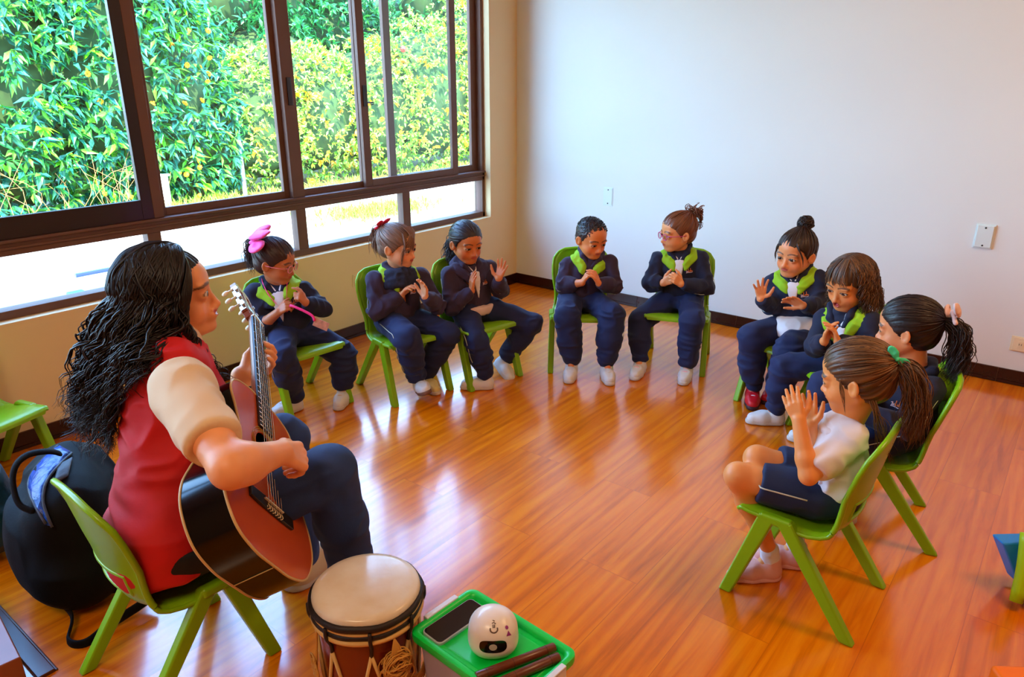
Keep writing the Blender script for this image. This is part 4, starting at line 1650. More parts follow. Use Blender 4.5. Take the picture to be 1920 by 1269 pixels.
def child(key, d):
    c, ang, _ = CHAIRS[key]
    a = math.radians(ang)
    fw = V(math.cos(a), math.sin(a), 0)
    org = V(c[0], c[1], 0)
    lf = V(-fw[1], fw[0], 0)
    U = V(0, 0, 1)
    P = org - fw * d.get('sit', .035) + U * .335
    d0 = depth(P + U * .18 + fw * d.get('lean', .0))
    sR, sL = d['sh']
    mid = ((sR[0] + sL[0]) / 2, (sR[1] + sL[1]) / 2)
    dn = 9 * 3.7 / d0
    M = at(mid[0], mid[1] + dn, d0)
    ty = math.radians(ang + d.get('twist', 0))
    tf = V(math.cos(ty), math.sin(ty), 0)
    tl = V(-tf[1], tf[0], 0)
    off = float(tl @ FWD) * .085
    SL = at(mid[0] + (sL[0] - mid[0]) * .84, mid[1] + dn + (sL[1] - mid[1]) * .84, d0 + off)
    SR = at(mid[0] + (sR[0] - mid[0]) * .84, mid[1] + dn + (sR[1] - mid[1]) * .84, d0 - off)
    tl = unit(SL - SR)
    hw = np.linalg.norm(SL - SR) / 2
    if hw < .06 or hw > .11:
        hw = min(max(hw, .07), .10)
        SL, SR = M + tl * hw, M - tl * hw
    tu = unit(M - P)
    tf = unit(np.cross(tl, tu))
    tl = np.cross(tu, tf)
    TR = np.stack([tf, tl, tu], 1)
    hh = d.get('hh', .185)
    hx, hy = (d['crown'][0] + d['chin'][0]) / 2, (d['crown'][1] + d['chin'][1]) / 2
    hc = at(hx, hy, depth(M + U * .12 + tf * .025) + d.get('hd', 0))
    HR = frame_of(look_dir(hc, d['az']), math.radians(d.get('pitch', 8)), math.radians(d.get('roll', 0)))
    NB = M + tu * .022 - tf * .012
    # limbs
    UA, FA, TH, SH = .15, .125, .205, .20
    J = {}
    for s, S0 in (('R', SR), ('L', SL)):
        e = d['el' + s]
        J['S' + s] = S0
        J['E' + s] = at(e[0], e[1], depth(S0) - (e[2] if len(e) > 2 else .02))
        w = d['wr' + s]
        J['W' + s] = at(w[0], w[1], depth(J['E' + s]) - w[2]) if len(w) > 2 else reach(J['E' + s], w[0], w[1], FA, True)
        sg = 1 if s == 'L' else -1
        J['H' + s] = P + lf * .052 * sg + fw * .02
        k = d['kn' + s]
        J['K' + s] = reach(J['H' + s], k[0], k[1], TH, k[2] if len(k) > 2 else True)
        A = d['an' + s]
        t = d['to' + s]
        A_, T_ = floor_at(A[0], A[1], A[2] if len(A) > 2 else .072), floor_at(t[0], t[1], t[2] if len(t) > 2 else .018)
        FL = .145
        if len(A) > 2:
            f_ = unit(T_ - A_)
            u_ = unit(J['K' + s] - A_)
            u_ = unit(u_ - f_ * (u_ @ f_))
            J['O' + s] = A_ - u_ * .50 * FL - f_ * .10 * FL
        else:
            f_ = unit((T_ - A_) * V(1, 1, 0))
            u_ = U
            J['O' + s] = T_ * V(1, 1, 0) - f_ * .95 * FL + V(0, 0, .005)
            A_ = J['O' + s] + f_ * .12 * FL + U * .078
        J['A' + s], J['T' + s] = A_, A_ + f_ * .1
        J['F' + s], J['U' + s] = f_, u_
    if DEBUG:
        print(key, {k: np.round(v, 3).tolist() for k, v in J.items()}, 'hc', np.round(hc, 3), 'M', np.round(M, 3), 'hw', round(hw, 3))
    hs = d.get('hs', .108)
    # ---- body
    pts = np.array([p for k, p in J.items() if k[0] not in 'FU'] + [hc, P])
    S = Sdf(pts.min(0) - .16, pts.max(0) + .16, d.get('res', .0026))
    S.cone(P + U * .0, P + tu * .09, .055, .05, .03).cone(P + tu * .09, M - tu * .03, .05, .048, .03)
    S.cone(SL, SR, .026, .026, .02).cone(M - tu * .02, NB, .04, .034, .03)
    hb = hc + HR @ (V(-.09, 0, -.22) * hh)
    S.cone(NB, hb, .20 * hh, .20 * hh, .02)
    for s in 'RL':
        S.cone(J['S' + s], J['E' + s], .026, .023, .01)
        m_ = J['E' + s] * .7 + J['W' + s] * .3
        S.cone(J['E' + s], m_, .023, .0245, .01).cone(m_, J['W' + s], .0245, .0175, .01)
        S.cone(J['H' + s], J['K' + s], .050 if d.get('bare') else .04, .036 if d.get('bare') else .03, .02)
        cf = J['K' + s] * .68 + J['A' + s] * .32
        bare = d.get('bare')
        S.cone(J['K' + s], cf, .034 if bare else .026, .034 if bare else .024, .02).cone(cf, J['A' + s], .034 if bare else .024, .021 if bare else .018, .02)
        S.cone(J['A' + s], J['A' + s] - J['U' + s] * .045 + J['F' + s] * .03, .019, .016, .01)
        h = d['hand' + s]
        w = J['W' + s]
        D = cb(w, *h[0])
        hand(S, w - D * .008, D, cb(w, *h[1]), s, hs, **(h[2] if len(h) > 2 else {}))
    head(S, hc, HR, hh, 'kid', d.get('mouth', 'closed'), d.get('smile', 0), d.get('eyeo', .82))
    v, q = S.mesh(1)
    skin = np.minimum(np.array(rgb(*d.get('skin', (206, 132, 92)))) * V(1.36, 1.52, 1.38), .86)
    col = face_colors(v, hc, HR, hh, skin, 'kid', d.get('mouth', 'closed'), d.get('brow', (58, 36, 24)), blush=d.get('blush', .5))
    ob = bpy.data.objects.new('person_origin', None)
    ob.location = org
    body = fast_mesh('person', v - org, q, SKIN, None, world=False, colors=col)
    body.location = org
    tag(body, d['label'], 'child', 'seated nursery children')
    bpy.data.objects.remove(ob)
    eyes(body, hc, HR, hh, 'kid', d.get('gaze', (1, 0, -.04)))
    if d.get('mouth') == 'open':
        MB().sphere(hc + HR @ (V(.345, 0, -.335) * hh), .045 * hh, 10, HR, scale=(1.2, 1, .45)).build('tongue', mat('tongue', rgb(220, 90, 100), .35), body, smooth=True, world=True)
    # ---- trousers or shorts
    S = Sdf(pts.min(0) - .16, pts.max(0) + .1, .0045)
    S.ell(P + U * .005 + fw * .0, (.086, .102, .070), np.stack([fw, lf, U], 1), .02)
    for s in 'RL':
        sg = 1 if s == 'L' else -1
        H_, K_, A_ = J['H' + s], J['K' + s], J['A' + s]
        if d.get('bare'):
            E_ = H_ * .28 + K_ * .72
            S.cone(H_, E_, .064, .057, .012)
            S.cut(E_, K_ - H_, .003, E_ - .08, E_ + .08)
        else:
            bg = d.get('bag', 1)
            S.cone(H_, K_, .064, .054 * bg, .03)
            m_ = K_ * .5 + A_ * .5
            E_ = K_ * .02 + A_ * .98
            S.cone(K_, m_, .053 * bg, .053 * bg, .012).cone(m_, E_, .053 * bg, .041, .012)
            S.cut(A_ + unit(A_ - K_) * .024, A_ - K_, .008, A_ - .075, A_ + .075)
    def legf(x):
        dk = np.minimum(np.linalg.norm(x - J['AL'], axis=1), np.linalg.norm(x - J['AR'], axis=1))
        dn_ = np.minimum(np.linalg.norm(x - J['KL'], axis=1), np.linalg.norm(x - J['KR'], axis=1))
        return .7 + .9 * np.exp(-(dk / .08) ** 2) + .5 * np.exp(-(dn_ / .07) ** 2)
    v, q = cloth(S, .0035 if d.get('bare') else .0085, 24, seed=ord(key), extra=legf, stretch=np.diag([.6, .6, 1.5]))
    if d.get('bare'):
        tr = fast_mesh('shorts', v, q, SHORTS, body)
    else:
        tr = fast_mesh('trousers', v, q, d.get('trm', TROUS), body)
    for s in 'RL':
        sg = 1 if s == 'L' else -1
        H_, K_, A_ = J['H' + s], J['K' + s], J['A' + s]
        out = unit(lf * sg + U * .25)
        if d.get('bare'):
            ax = [H_ * (1 - t) + K_ * t for t in (.0, .2, .4, .6, .70)]
            pipe_on(S, ax, [out] * 5, 'piping', PIPING, body, .0022)
        else:
            ax = [H_ * (1 - t) + K_ * t for t in (.1, .4, .7, .95)] + [K_ * (1 - t) + A_ * t for t in (.25, .5, .8)]
            pipe_on(S, ax, [out] * 4 + [unit(lf * sg)] * 3, 'piping', PIPING, body)
    # ---- top
    jm = d.get('jm', NAVY)
    S = Sdf(pts.min(0) - .16, pts.max(0) + .16, .0040)
    polo = d.get('polo')
    g = 0.9 if polo else 1.0
    S.ell(P + tu * .045, (.088 * g, .104 * g, .085), TR, .03)
    S.ell(P * .45 + M * .55, (.082 * g, .098 * g, .095), TR, .03)
    S.ell(M - tu * .035, (.070 * g, hw + .012, .060), TR, .03)
    S.cone(SL - tu * .0, SR - tu * .0, .040, .040, .02)
    S.cone(M, NB + tu * .012, .05, .046, .02)
    Ftorso = S.F.copy()
    for s in 'RL':
        S0, E_, W_ = J['S' + s], J['E' + s], J['W' + s]
        if polo:
            X = S0 * .30 + E_ * .70
            S.cone(S0, X, .036, .041, .02)
            S.cut(X + unit(E_ - S0) * .02, E_ - S0, .003, X - .07, X + .07)
        else:
            cuff = d.get('cuff' + s, .88)
            X = E_ * (1 - cuff) + W_ * cuff
            S.cone(S0, E_, .038, .035, .016)
            mm = E_ * .45 + X * .55
            S.cone(E_, mm, .036, .035, .014).cone(mm, X, .035, .0285, .010)
            S.cut(X + unit(W_ - E_) * .015, W_ - E_, .004, X - .05, X + .05)
    def armf(x):
        de = np.minimum(np.linalg.norm(x - J['EL'], axis=1), np.linalg.norm(x - J['ER'], axis=1))
        dc_ = np.linalg.norm(x - (M + TR @ V(.075, 0, -.06)), axis=1)
        return (.8 + .9 * np.exp(-(de / .06) ** 2)) * (1 - .85 * np.exp(-(dc_ / .07) ** 2))
    hem = P + tu * d.get('hem', .0)
    S.cut(hem, -tu, .012)
    v, q = cloth(S, .0085, 23, seed=ord(key) + 40, extra=armf)
    x = (v - M) @ TR
    if polo:
        fast_mesh('polo_shirt', v, q, WHITEC, body)
    elif d.get('open'):
        fast_mesh('jacket', v, q, jm, body)
        vb = M + TR @ V(.06, d.get('vx', 0), -.115)
        al = d['open'] / .17
        S2 = Sdf.__new__(Sdf)
        S2.__dict__.update(S.__dict__)
        S2.F = Ftorso - np.float32(.0075)
        for sg in (1, -1):
            S2.cut(vb, TR @ unit(V(0, sg, -al)), .001)
        S2.cut(vb, TR @ V(-1, 0, 0), .003)
        S2.cut(NB + tu * .02, tu, .003)
        v, q = S2.mesh(1)
        fast_mesh('shirt', v, q, WHITEC, body)
    else:
        fast_mesh('sweatshirt', v, q, jm, body)
    ST = S
    for s in 'RL':
        if polo:
            break
        S0, E_, W_ = J['S' + s], J['E' + s], J['W' + s]
        sg = 1 if s == 'L' else -1
        out = unit(tl * sg + tu * .1 - tf * .15)
        o2 = unit(np.cross(W_ - E_, np.cross(out, W_ - E_)) * 1.0 - tu * .5)
        pipe_on(S, [S0 * .9 + E_ * .1, S0 * .5 + E_ * .5, S0 * .1 + E_ * .9, E_ * .65 + W_ * .35, E_ * .35 + W_ * .65], [out, out, out, unit(out * .6 - tu * .6), o2], 'piping', PIPING, body)
    # tail of the white shirt below the hem
    if d.get('tail') or polo:
        pass
    if d.get('tail'):
        S2 = Sdf(P - .2, P + .2, .004)
        S2.ell(P + tu * .02 + fw * .012, d.get('tailr', (.104, .117, .085)), TR, .01)
        S2.cut(P + tu * d['tail'], -tu, .01)
        S2.cut(hem + tu * d.get('tailtop', .03), tu, .006)
        vv, qq = cloth(S2, .003, 30, seed=ord(key) + 3)
        fast_mesh('shirt_tail', vv, qq, d.get('tailm', WHITEC), body)
    # ---- collar / hood
    if polo:
        S2 = Sdf(NB - .12, NB + .12, .003)
        rim_ring(S2, NB + tu * .012, TR, 1.0, [(aa, .047 + .008 * math.cos(math.radians(aa)), -.004 if abs(aa) < 50 else .006, .010) for aa in range(-165, 196, 15)], .006)
        vv, qq = S2.mesh(1)
        fast_mesh('collar', vv, qq, WHITEC, body)
    else:
        S2 = Sdf(NB - .16, NB + .16, .0035)
        if d.get('hood') != 'down':
            inn = bez([(.056, .014, -.020), (.044, .038, .006), (.005, .052, .028), (-.045, .046, .038), (-.066, .0, .040)], 65)
            outr = bez([(.074, .022, -.056), (.072, .050, -.036), (.028, .080, -.010), (-.050, .074, .0), (-.092, .0, -.014)], 65)
            c0_ = M - tu * .03
            for sg in (1, -1):
                m_ = V(1, sg, 1)
                IN = NB + (inn * m_) @ TR.T
                OU, HA = [], []
                for a_, w_ in zip(IN, NB + (outr * m_) @ TR.T):
                    for lst, x_, lf_ in ((OU, w_, .002), (HA, a_ * .45 + w_ * .55, .004)):
                        x2 = surf(ST, c0_, x_ - c0_, .16, Ftorso)
                        r0, r1 = np.linalg.norm(x_ - c0_), np.linalg.norm(x2 - c0_) + lf_
                        lst.append(c0_ + unit(x_ - c0_) * (min(r1, r0 + .016) if lst is OU else max(r0, min(r1, r0 + .016))))
                OU, HA = np.array(OU), np.array(HA)
                for _ in range(4):
                    OU[1:-1] = (OU[:-2] + OU[1:-1] * 2 + OU[2:]) / 4
                    HA[1:-1] = (HA[:-2] + HA[1:-1] * 2 + HA[2:]) / 4
                for a_, h_, w_ in zip(IN, HA, OU):
                    S2.cone(a_, h_, .0060, .0066, .006)
                    S2.cone(h_, w_, .0066, .0055, .006)
        else:
            S2.ell(NB + TR @ V(-.055, 0, -.015), (.045, .095, .055), TR, .02)
            S2.ell(NB + TR @ V(-.02, .06, .0), (.05, .04, .03), TR, .02)
            S2.ell(NB + TR @ V(-.02, -.06, .0), (.05, .04, .03), TR, .02)
        vv, qq = cloth(S2, .003, 34, seed=ord(key) + 9)
        fast_mesh('hood', vv, qq, jm if d.get('hoodm') else LIMEC, body)
        S2 = Sdf(NB - .14, NB + .14, .0033)
        for sg in (1, -1):
            S2.chain([NB + TR @ V(.066, .010 * sg, -.022), NB + TR @ V(.042, .040 * sg, .018), NB + TR @ V(-.008, .052 * sg, .042), NB + TR @ V(-.05, .0, .050)], [.010, .014, .015, .015], .010)
        vv, qq = cloth(S2, .002, 34, seed=ord(key) + 12)
        fast_mesh('collar', vv, qq, jm, body)
        if d.get('open'):
            S2 = Sdf(NB - .12, NB + .12, .003)
            for sg in (1, -1):
                S2.chain([NB + TR @ V(.060, .010 * sg, -.008), NB + TR @ V(.036, .030 * sg, .018), NB + TR @ V(-.005, .038 * sg, .030)], [.008, .009, .010], .006)
            vv, qq = S2.mesh(1)
            fast_mesh('shirt_collar', vv, qq, WHITEC, body)
        o = M + TR @ V(0, .047, -.045)
        emblem(ST, body, o, tl, tu, tf, .017, STITCH, STITCH2)
    if d.get('snood'):
        S2 = Sdf(NB - .16, NB + .16, .0035)
        for zz, rr in ((-.030, .078), (-.006, .071), (.016, .062)):
            rim_ring(S2, NB + tf * .012 + tu * zz, TR, 1.0, [(aa, rr, 0.01 * math.cos(math.radians(aa * 2)), .020) for aa in range(-180, 181, 20)], .012)
        vv, qq = cloth(S2, .004, 34, seed=4)
        fast_mesh('neck_warmer', vv, qq, mat('dark_warmer', rgb(40, 42, 66), .9, bump=(200, .4, .002), noise=(70, .5)), body)
    # ---- shoes
    for s in 'RL':
        sp = d.get('shoe' + s, d.get('shoe', {}))
        shoe(body, J['O' + s], J['F' + s], J['U' + s], **sp)
    if d.get('bare'):
        for s in 'RL':
            A_, K_ = J['A' + s], J['K' + s]
            S2 = Sdf(A_ - .08, A_ + .08, .003)
            S2.cone(A_ - U * .02, A_ + unit(K_ - A_) * .018, .027, .026, .01)
            vv, qq = cloth(S2, .0015, 60)
            fast_mesh('sock', vv, qq, WHITEC, body)
    # ---- hair and extras
    d['hair'](body, Head(hc, HR, hh), TR, NB)
    if d.get('extra'):
        d['extra'](body, Head(hc, HR, hh), TR, NB, ST, J, M)
    return body


DEBUG = False


def ponytail(H, tie, pts, n, r, spread, seed, curl=None, world_down=None):
    """Bundle of locks from the tie through pts (head space)."""
    rg = np.random.default_rng(seed)
    out = []
    for i in range(n):
        o = rg.normal(0, 1, 3)
        P = [V(*tie) + o * spread * .35]
        for j, p in enumerate(pts):
            P.append(V(*p) + o * spread * (1.0 + .25 * j) + rg.normal(0, spread * .25, 3))
        W = H.W(bez(P, 16))
        if curl:
            W = wave(W, curl[0] * rg.uniform(.6, 1.2), curl[1] * rg.uniform(.8, 1.3), seed * 100 + i)
        k = len(W)
        out.append((W, r * H.hh * np.interp(np.linspace(0, 1, k), [0, .15, .7, 1], [.8, 1.2, 1.0, .12]) * rg.uniform(.7, 1.25)))
    return out


def bow(parent, H, o, X, Y, Z, s, m, name='hair_bow', tails=True, double=False):
    """Ribbon bow: two loops, knot and tails; X across, Y up, Z outwards (head space)."""
    c = H.W(o)
    X, Y, Z = (H.R @ unit(V(*a)) for a in (X, Y, Z))
    S = Sdf(c - s * 1.4, c + s * 1.4, max(.0022, s * .03))
    for g in (1, -1):
        Q = np.stack([unit(X * g + Y * .25), unit(np.cross(Z, X * g + Y * .25)), Z], 1)
        S.ell(c + X * g * s * .55 + Y * s * .14, V(.52, .36, .13) * s, Q, .04 * s)
        S.ell(c + X * g * s * .70 + Y * s * .2 + Z * s * .12, V(.30, .17, .12) * s, Q, .05 * s, 's')
        if tails:
            S.cone(c, c + X * g * s * .55 - Y * s * .55, .07 * s, .12 * s, .05 * s)
    if double:
        for g, aa in ((1, 1.15), (-1, 1.0)):
            x2 = X * g * math.cos(aa) + Y * math.sin(aa)
            Q = np.stack([x2, unit(np.cross(Z, x2)), Z], 1)
            S.ell(c + x2 * s * .5 + Z * s * .08, V(.46, .30, .12) * s, Q, .04 * s)
            S.ell(c + x2 * s * .66 + Z * s * .2, V(.26, .14, .11) * s, Q, .05 * s, 's')
    S.ell(c + Z * s * .1, V(.16, .18, .17) * s, np.stack([X, Y, Z], 1), .04 * s)
    v, q = cloth(S, .03 * s, 2.2 / s, seed=3)
    return fast_mesh(name, v, q, m, parent)


def glasses(parent, H, m, lens=None):
    h = HEADS[H.kind]
    ex, ey, ez = h['eye']
    b = MB()
    fx = .455
    for s in (1, -1):
        P = [H.W((fx - .35 * (abs(ey + math.cos(t) * .105) - .05) ** 2, s * (ey + math.cos(t) * .105 * (1 if abs(math.cos(t)) < .9 else .97)), ez - .01 + math.sin(t) * .082)) for t in np.linspace(0, 2 * PI, 25)[:-1]]
        b.tube(P, .0019, 6, closed=True)
        b.tube([H.W((fx - .02, s * .25, ez + .03)), H.W((.33, s * .37, ez + .03)), H.W((.10, s * .405, ez + .02)), H.W((-.06, s * .40, ez + .02))], .0017, 6)
    b.tube([H.W((fx, .05, ez + .01)), H.W((fx + .015, 0, ez + .02)), H.W((fx, -.05, ez + .01))], .0018, 6)
    o = b.build('glasses', m, parent, smooth=True, world=True)
    for s in (1, -1):
        q = MB()
        n = 20
        v = [H.W((fx - .35 * (abs(ey + math.cos(t) * .10) - .05) ** 2, s * (ey + math.cos(t) * .10), ez - .01 + math.sin(t) * .078)) for t in np.linspace(0, 2 * PI, n + 1)[:-1]]
        nrm = H.R[:, 0] * .0008
        q.add([p + nrm for p in v] + [p - nrm for p in v], [tuple(range(n)), tuple(range(2 * n - 1, n - 1, -1))] + [(i, n + i, n + (i + 1) % n, (i + 1) % n) for i in range(n)])
        q.v = [x - world_off(parent) for x in q.v]
        q.build('lens', lens or GLASS, None).parent = o
    return o
HB = {'dark': rgb(30, 18, 16), 'brown': rgb(72, 46, 32), 'mid': rgb(96, 62, 40), 'auburn': rgb(120, 68, 38), 'grey': rgb(70, 54, 50)}


def hair_A(b, H, TR, NB):
    tie = (-.42, .10, .40)
    pc = [H.cap(tie=(-.8, .1, .5), line=.20, seed=1), strands(H.combed(150, tie, .21, .013, 1))]
    pc.append(strands(ponytail(H, tie, [(-.62, .10, .28), (-.66, .10, .0), (-.60, .12, -.34)], 190, .008, .055, 2, (.006, .05))))
    hair_object(b, pc, rgb(58, 34, 30), .4)
    bow(b, H, (-.43, -.10, .30), (.40, -1.0, -.1), (.3, 0, 1), (-.5, -.3, .8), .105, PINK, tails=False, double=True)


def hair_B(b, H, TR, NB):
    tie = (-.50, .0, .36)
    pc = [H.cap(tie=(-.8, 0, .5), line=.18, seed=2), strands(H.combed(170, tie, .19, .013, 3))]
    pc.append(strands(ponytail(H, tie, [(-.62, .0, .2), (-.60, .0, -.05), (-.52, .0, -.22)], 150, .009, .06, 4)))
    # fringe swept over the forehead and down the right temple
    rg = np.random.default_rng(8)
    fr = []
    for i in range(46):
        y0 = rg.uniform(-.10, .22)
        end = V(.40 - .55 * max(0, (-.02 - rg.uniform(-.30, .20))), 0, 0)
        ye = y0 * .5 - rg.uniform(.0, .30)
        P = [(.20, y0, .48), (.36, y0 * .8 - .02, .36), (.435 - .5 * ye * ye, ye * .6, .20), (.43 - 1.1 * ye * ye, ye, .02 - rg.uniform(0, .12))]
        fr.append((H.W(bez(P, 12)), .013 * H.hh * np.linspace(1.1, .3, len(bez(P, 12)))))
    for i in range(10):
        P = [(.25, -.22, .38), (.36, -.29, .12), (.33, -.31, -.12), (.30 + rg.uniform(-.02, .02), -.29, -.30 - rg.uniform(0, .1))]
        P = [V(*p) + rg.normal(0, .012, 3) for p in P]
        fr.append((H.W(bez(P, 12)), .010 * H.hh * np.linspace(1.1, .3, len(bez(P, 12)))))
    pc.append(strands(fr))
    hair_object(b, pc, rgb(128, 92, 72), .35)
    bow(b, H, (-.46, .0, .46), (0, 1, 0), (.6, 0, .8), (-.8, 0, .6), .05, mat('red_ribbon', rgb(225, 24, 60), .6))


def hair_C(b, H, TR, NB):
    tie = (-.50, .0, -.02)
    pc = [H.cap(tie=(-1, 0, -.15), line=.25, seed=3, depth_=.010), strands(H.combed(150, tie, .26, .011, 5))]
    pc.append(strands(ponytail(H, tie, [(-.60, -.06, -.16), (-.58, -.12, -.42), (-.50, -.16, -.66)], 190, .009, .06, 6, (.006, .06))))
    hair_object(b, pc, rgb(44, 30, 32), .4)


def hair_D(b, H, TR, NB):
    v, q, g = H.cap(tie=(.6, 0, .8), line=.24, nape=-.22, freq=30, depth_=.007, seed=4, thick=-.014)
    n = normals(v, q)
    v = v + n * (.0022 * vnoise(v, 170, 3) + .0012 * vnoise(v, 330, 5))[:, None]
    x = (v - H.c) @ H.R / H.hh
    fade = np.clip((.30 - x[:, 2]) / .35, 0, 1) * np.clip((np.abs(x[:, 1]) - .10) / .2, 0, 1)
    pc = [(v, q, .5 * vnoise(v, 200, 7) + 3.2 * fade)]
    rg = np.random.default_rng(2)
    P = []
    while len(P) < 520:
        dd = unit(rg.normal(0, 1, 3))
        if dd[2] < .35 or (dd[0] > .75 and dd[2] < .6):
            continue
        p0 = H.onscalp(dd, .98)
        n = unit(dd * .8 + V(.75, 0, .1) + rg.normal(0, .3, 3))
        P.append((H.W(np.stack([p0, p0 + n * .014, p0 + n * .027])), H.hh * V(.010, .009, .003)))
    pc.append(strands(P, n=4))
    hair_object(b, pc, rgb(46, 32, 30), .5)


def hair_E(b, H, TR, NB):
    tie = (-.40, .0, .50)
    pc = [H.cap(tie=(-.7, 0, .8), line=.24, seed=5), strands(H.combed(170, tie, .25, .012, 7))]
    rg = np.random.default_rng(3)
    cu = []
    for i in range(110):
        a, e = rg.uniform(0, 6.28), rg.uniform(-1, 1)
        o = V(-.50, .0, .46) + V(math.cos(a), math.sin(a), e * .9) * V(.20, .21, .20) * rg.uniform(.5, 1)
        ax = unit(rg.normal(0, 1, 3))
        bx = unit(np.cross(ax, rg.normal(0, 1, 3)))
        t = np.linspace(0, rg.uniform(3, 6), 14)
        P = o + .065 * (np.cos(t)[:, None] * bx + np.sin(t)[:, None] * np.cross(ax, bx)) + ax * (t[:, None] * .012)
        cu.append((H.W(P), .014 * H.hh * np.linspace(1.1, .4, 14)))
    for i in range(16):
        P = [V(-.55, rg.uniform(-.1, .1), .42), V(-.66, rg.uniform(-.12, .12), .30), V(-.66, rg.uniform(-.12, .12), .12), V(-.62, rg.uniform(-.1, .1), .0)]
        cu.append((wave(H.W(bez(P, 14)), .005, .03, i), .013 * H.hh * np.linspace(1.1, .3, len(bez(P, 14)))))
    pc.append(strands(cu))
    hair_object(b, pc, rgb(118, 66, 38), .4)


def hair_F(b, H, TR, NB):
    tie = (-.26, .0, .62)
    pc = [H.cap(tie=(-.3, 0, 1), line=.24, seed=6), strands(H.combed(170, tie, .24, .012, 9))]
    rg = np.random.default_rng(4)
    cu = []
    for i in range(80):
        t = np.linspace(0, 5, 18)
        ax = unit(rg.normal(0, 1, 3) + V(0, 0, 1.2))
        e1 = unit(np.cross(ax, rg.normal(0, 1, 3)))
        P = V(-.30, 0, .62) + (np.cos(t)[:, None] * e1 + np.sin(t)[:, None] * np.cross(ax, e1)) * rg.uniform(.12, .185) + ax * rg.normal(0, .02)
        cu.append((H.W(P), .013 * H.hh * np.linspace(1.1, .5, 18)))
    for i in range(24):
        sgn = 1 if i % 2 else -1
        P = [(.24, .10 * sgn, .40), (.33, .24 * sgn + rg.normal(0, .015), .22), (.28 + rg.normal(0, .02), .335 * sgn, .0), (.24, .345 * sgn, -.10 - rg.uniform(0, .12))]
        cu.append((H.W(bez(P, 12)), .009 * H.hh * np.linspace(1.1, .3, len(bez(P, 12)))))
    pc.append(strands(cu))
    hair_object(b, pc, rgb(50, 32, 24), .4)


def long_locks(H, n, seed, drop, curl, r, front=.32, TR=None, NB=None, back_r=.0, part=0.0, gap=40):
    """Locks from the parting over the scalp and hanging down the sides and back."""
    rg = np.random.default_rng(seed)
    out = []
    for i in range(n):
        th = math.radians(rg.uniform(gap, 180)) * (1 if i % 2 else -1)
        d1 = V(math.cos(th), math.sin(th), 0)
        d0 = unit(V(rg.uniform(-.5, .45) if abs(th) < 2 else -.3, part + .06 * np.sign(th), 1))
        ex = rg.uniform(1.0, 1.12)
        P = [H.onscalp(d0 * (1 - t) + (d1 * .98 - V(0, 0, .15)) * t, 1.0 + .04 * t) for t in np.linspace(0, 1, 7)]
        e = P[-1]
        L = drop * rg.uniform(.75, 1.08)
        flare = V(d1[0], d1[1], 0)
        for t in (.3, .65, 1.0):
            P.append(e + V(-.04 * t, 0, -L * t) + flare * (.10 * t - .03) * ex + rg.normal(0, .02, 3))
        W = H.W(bez(P, 36))
        if curl:
            k = len(W)
            g = np.clip(np.linspace(-.5, 1.5, k), 0, 1)[:, None]
            W2 = wave(W, curl[0] * rg.uniform(.6, 1.3), curl[1] * rg.uniform(.8, 1.3), seed * 1000 + i, grow=False)
            W = W * (1 - g) + W2 * g
        k = len(W)
        out.append((W, r * H.hh * np.interp(np.linspace(0, 1, k), [0, .2, .8, 1], [.7, 1.1, 1.0, .15]) * rg.uniform(.7, 1.2)))
    return out


def hair_G(b, H, TR, NB):
    pc = [H.cap(tie=(-.1, 0, 1), line=.16, seed=7, nape=-.45, depth_=.014)]
    pc.append(strands(long_locks(H, 620, 11, .84, (.009, .06), .0085, gap=58)))
    rg = np.random.default_rng(5)
    fr = []
    for i in range(36):
        y = rg.uniform(-.22, .22)
        P = [(.10, y * .5, .52), (.32, y * .9, .38), (.43 - .9 * y * y, y, .22), (.445 - 1.1 * y * y, y * 1.25 + .03, .16 - rg.uniform(-.03, .06))]
        fr.append((H.W(bez(P, 12)), .013 * H.hh * np.linspace(1.1, .3, len(bez(P, 12)))))
    pc.append(strands(fr))
    hair_object(b, pc, rgb(70, 44, 28), .45, streak=rgb(150, 100, 52))


def hair_H(b, H, TR, NB):
    tie = (-.52, .0, .16)
    pc = [H.cap(tie=(-1, 0, .2), line=.22, seed=8), strands(H.combed(170, tie, .22, .013, 13))]
    pc.append(strands(ponytail(H, tie, [(-.72, -.02, .02), (-.76, -.02, -.35), (-.70, -.02, -.78)], 320, .0075, .06, 14, (.009, .07))))
    hair_object(b, pc, rgb(38, 23, 20), .4)
    bow(b, H, (-.62, .0, .28), (-.5, .8, .3), (0, -.3, 1), (-1, 0, .2), .055, mat('pale_ribbon', rgb(232, 196, 190), .7), tails=True)


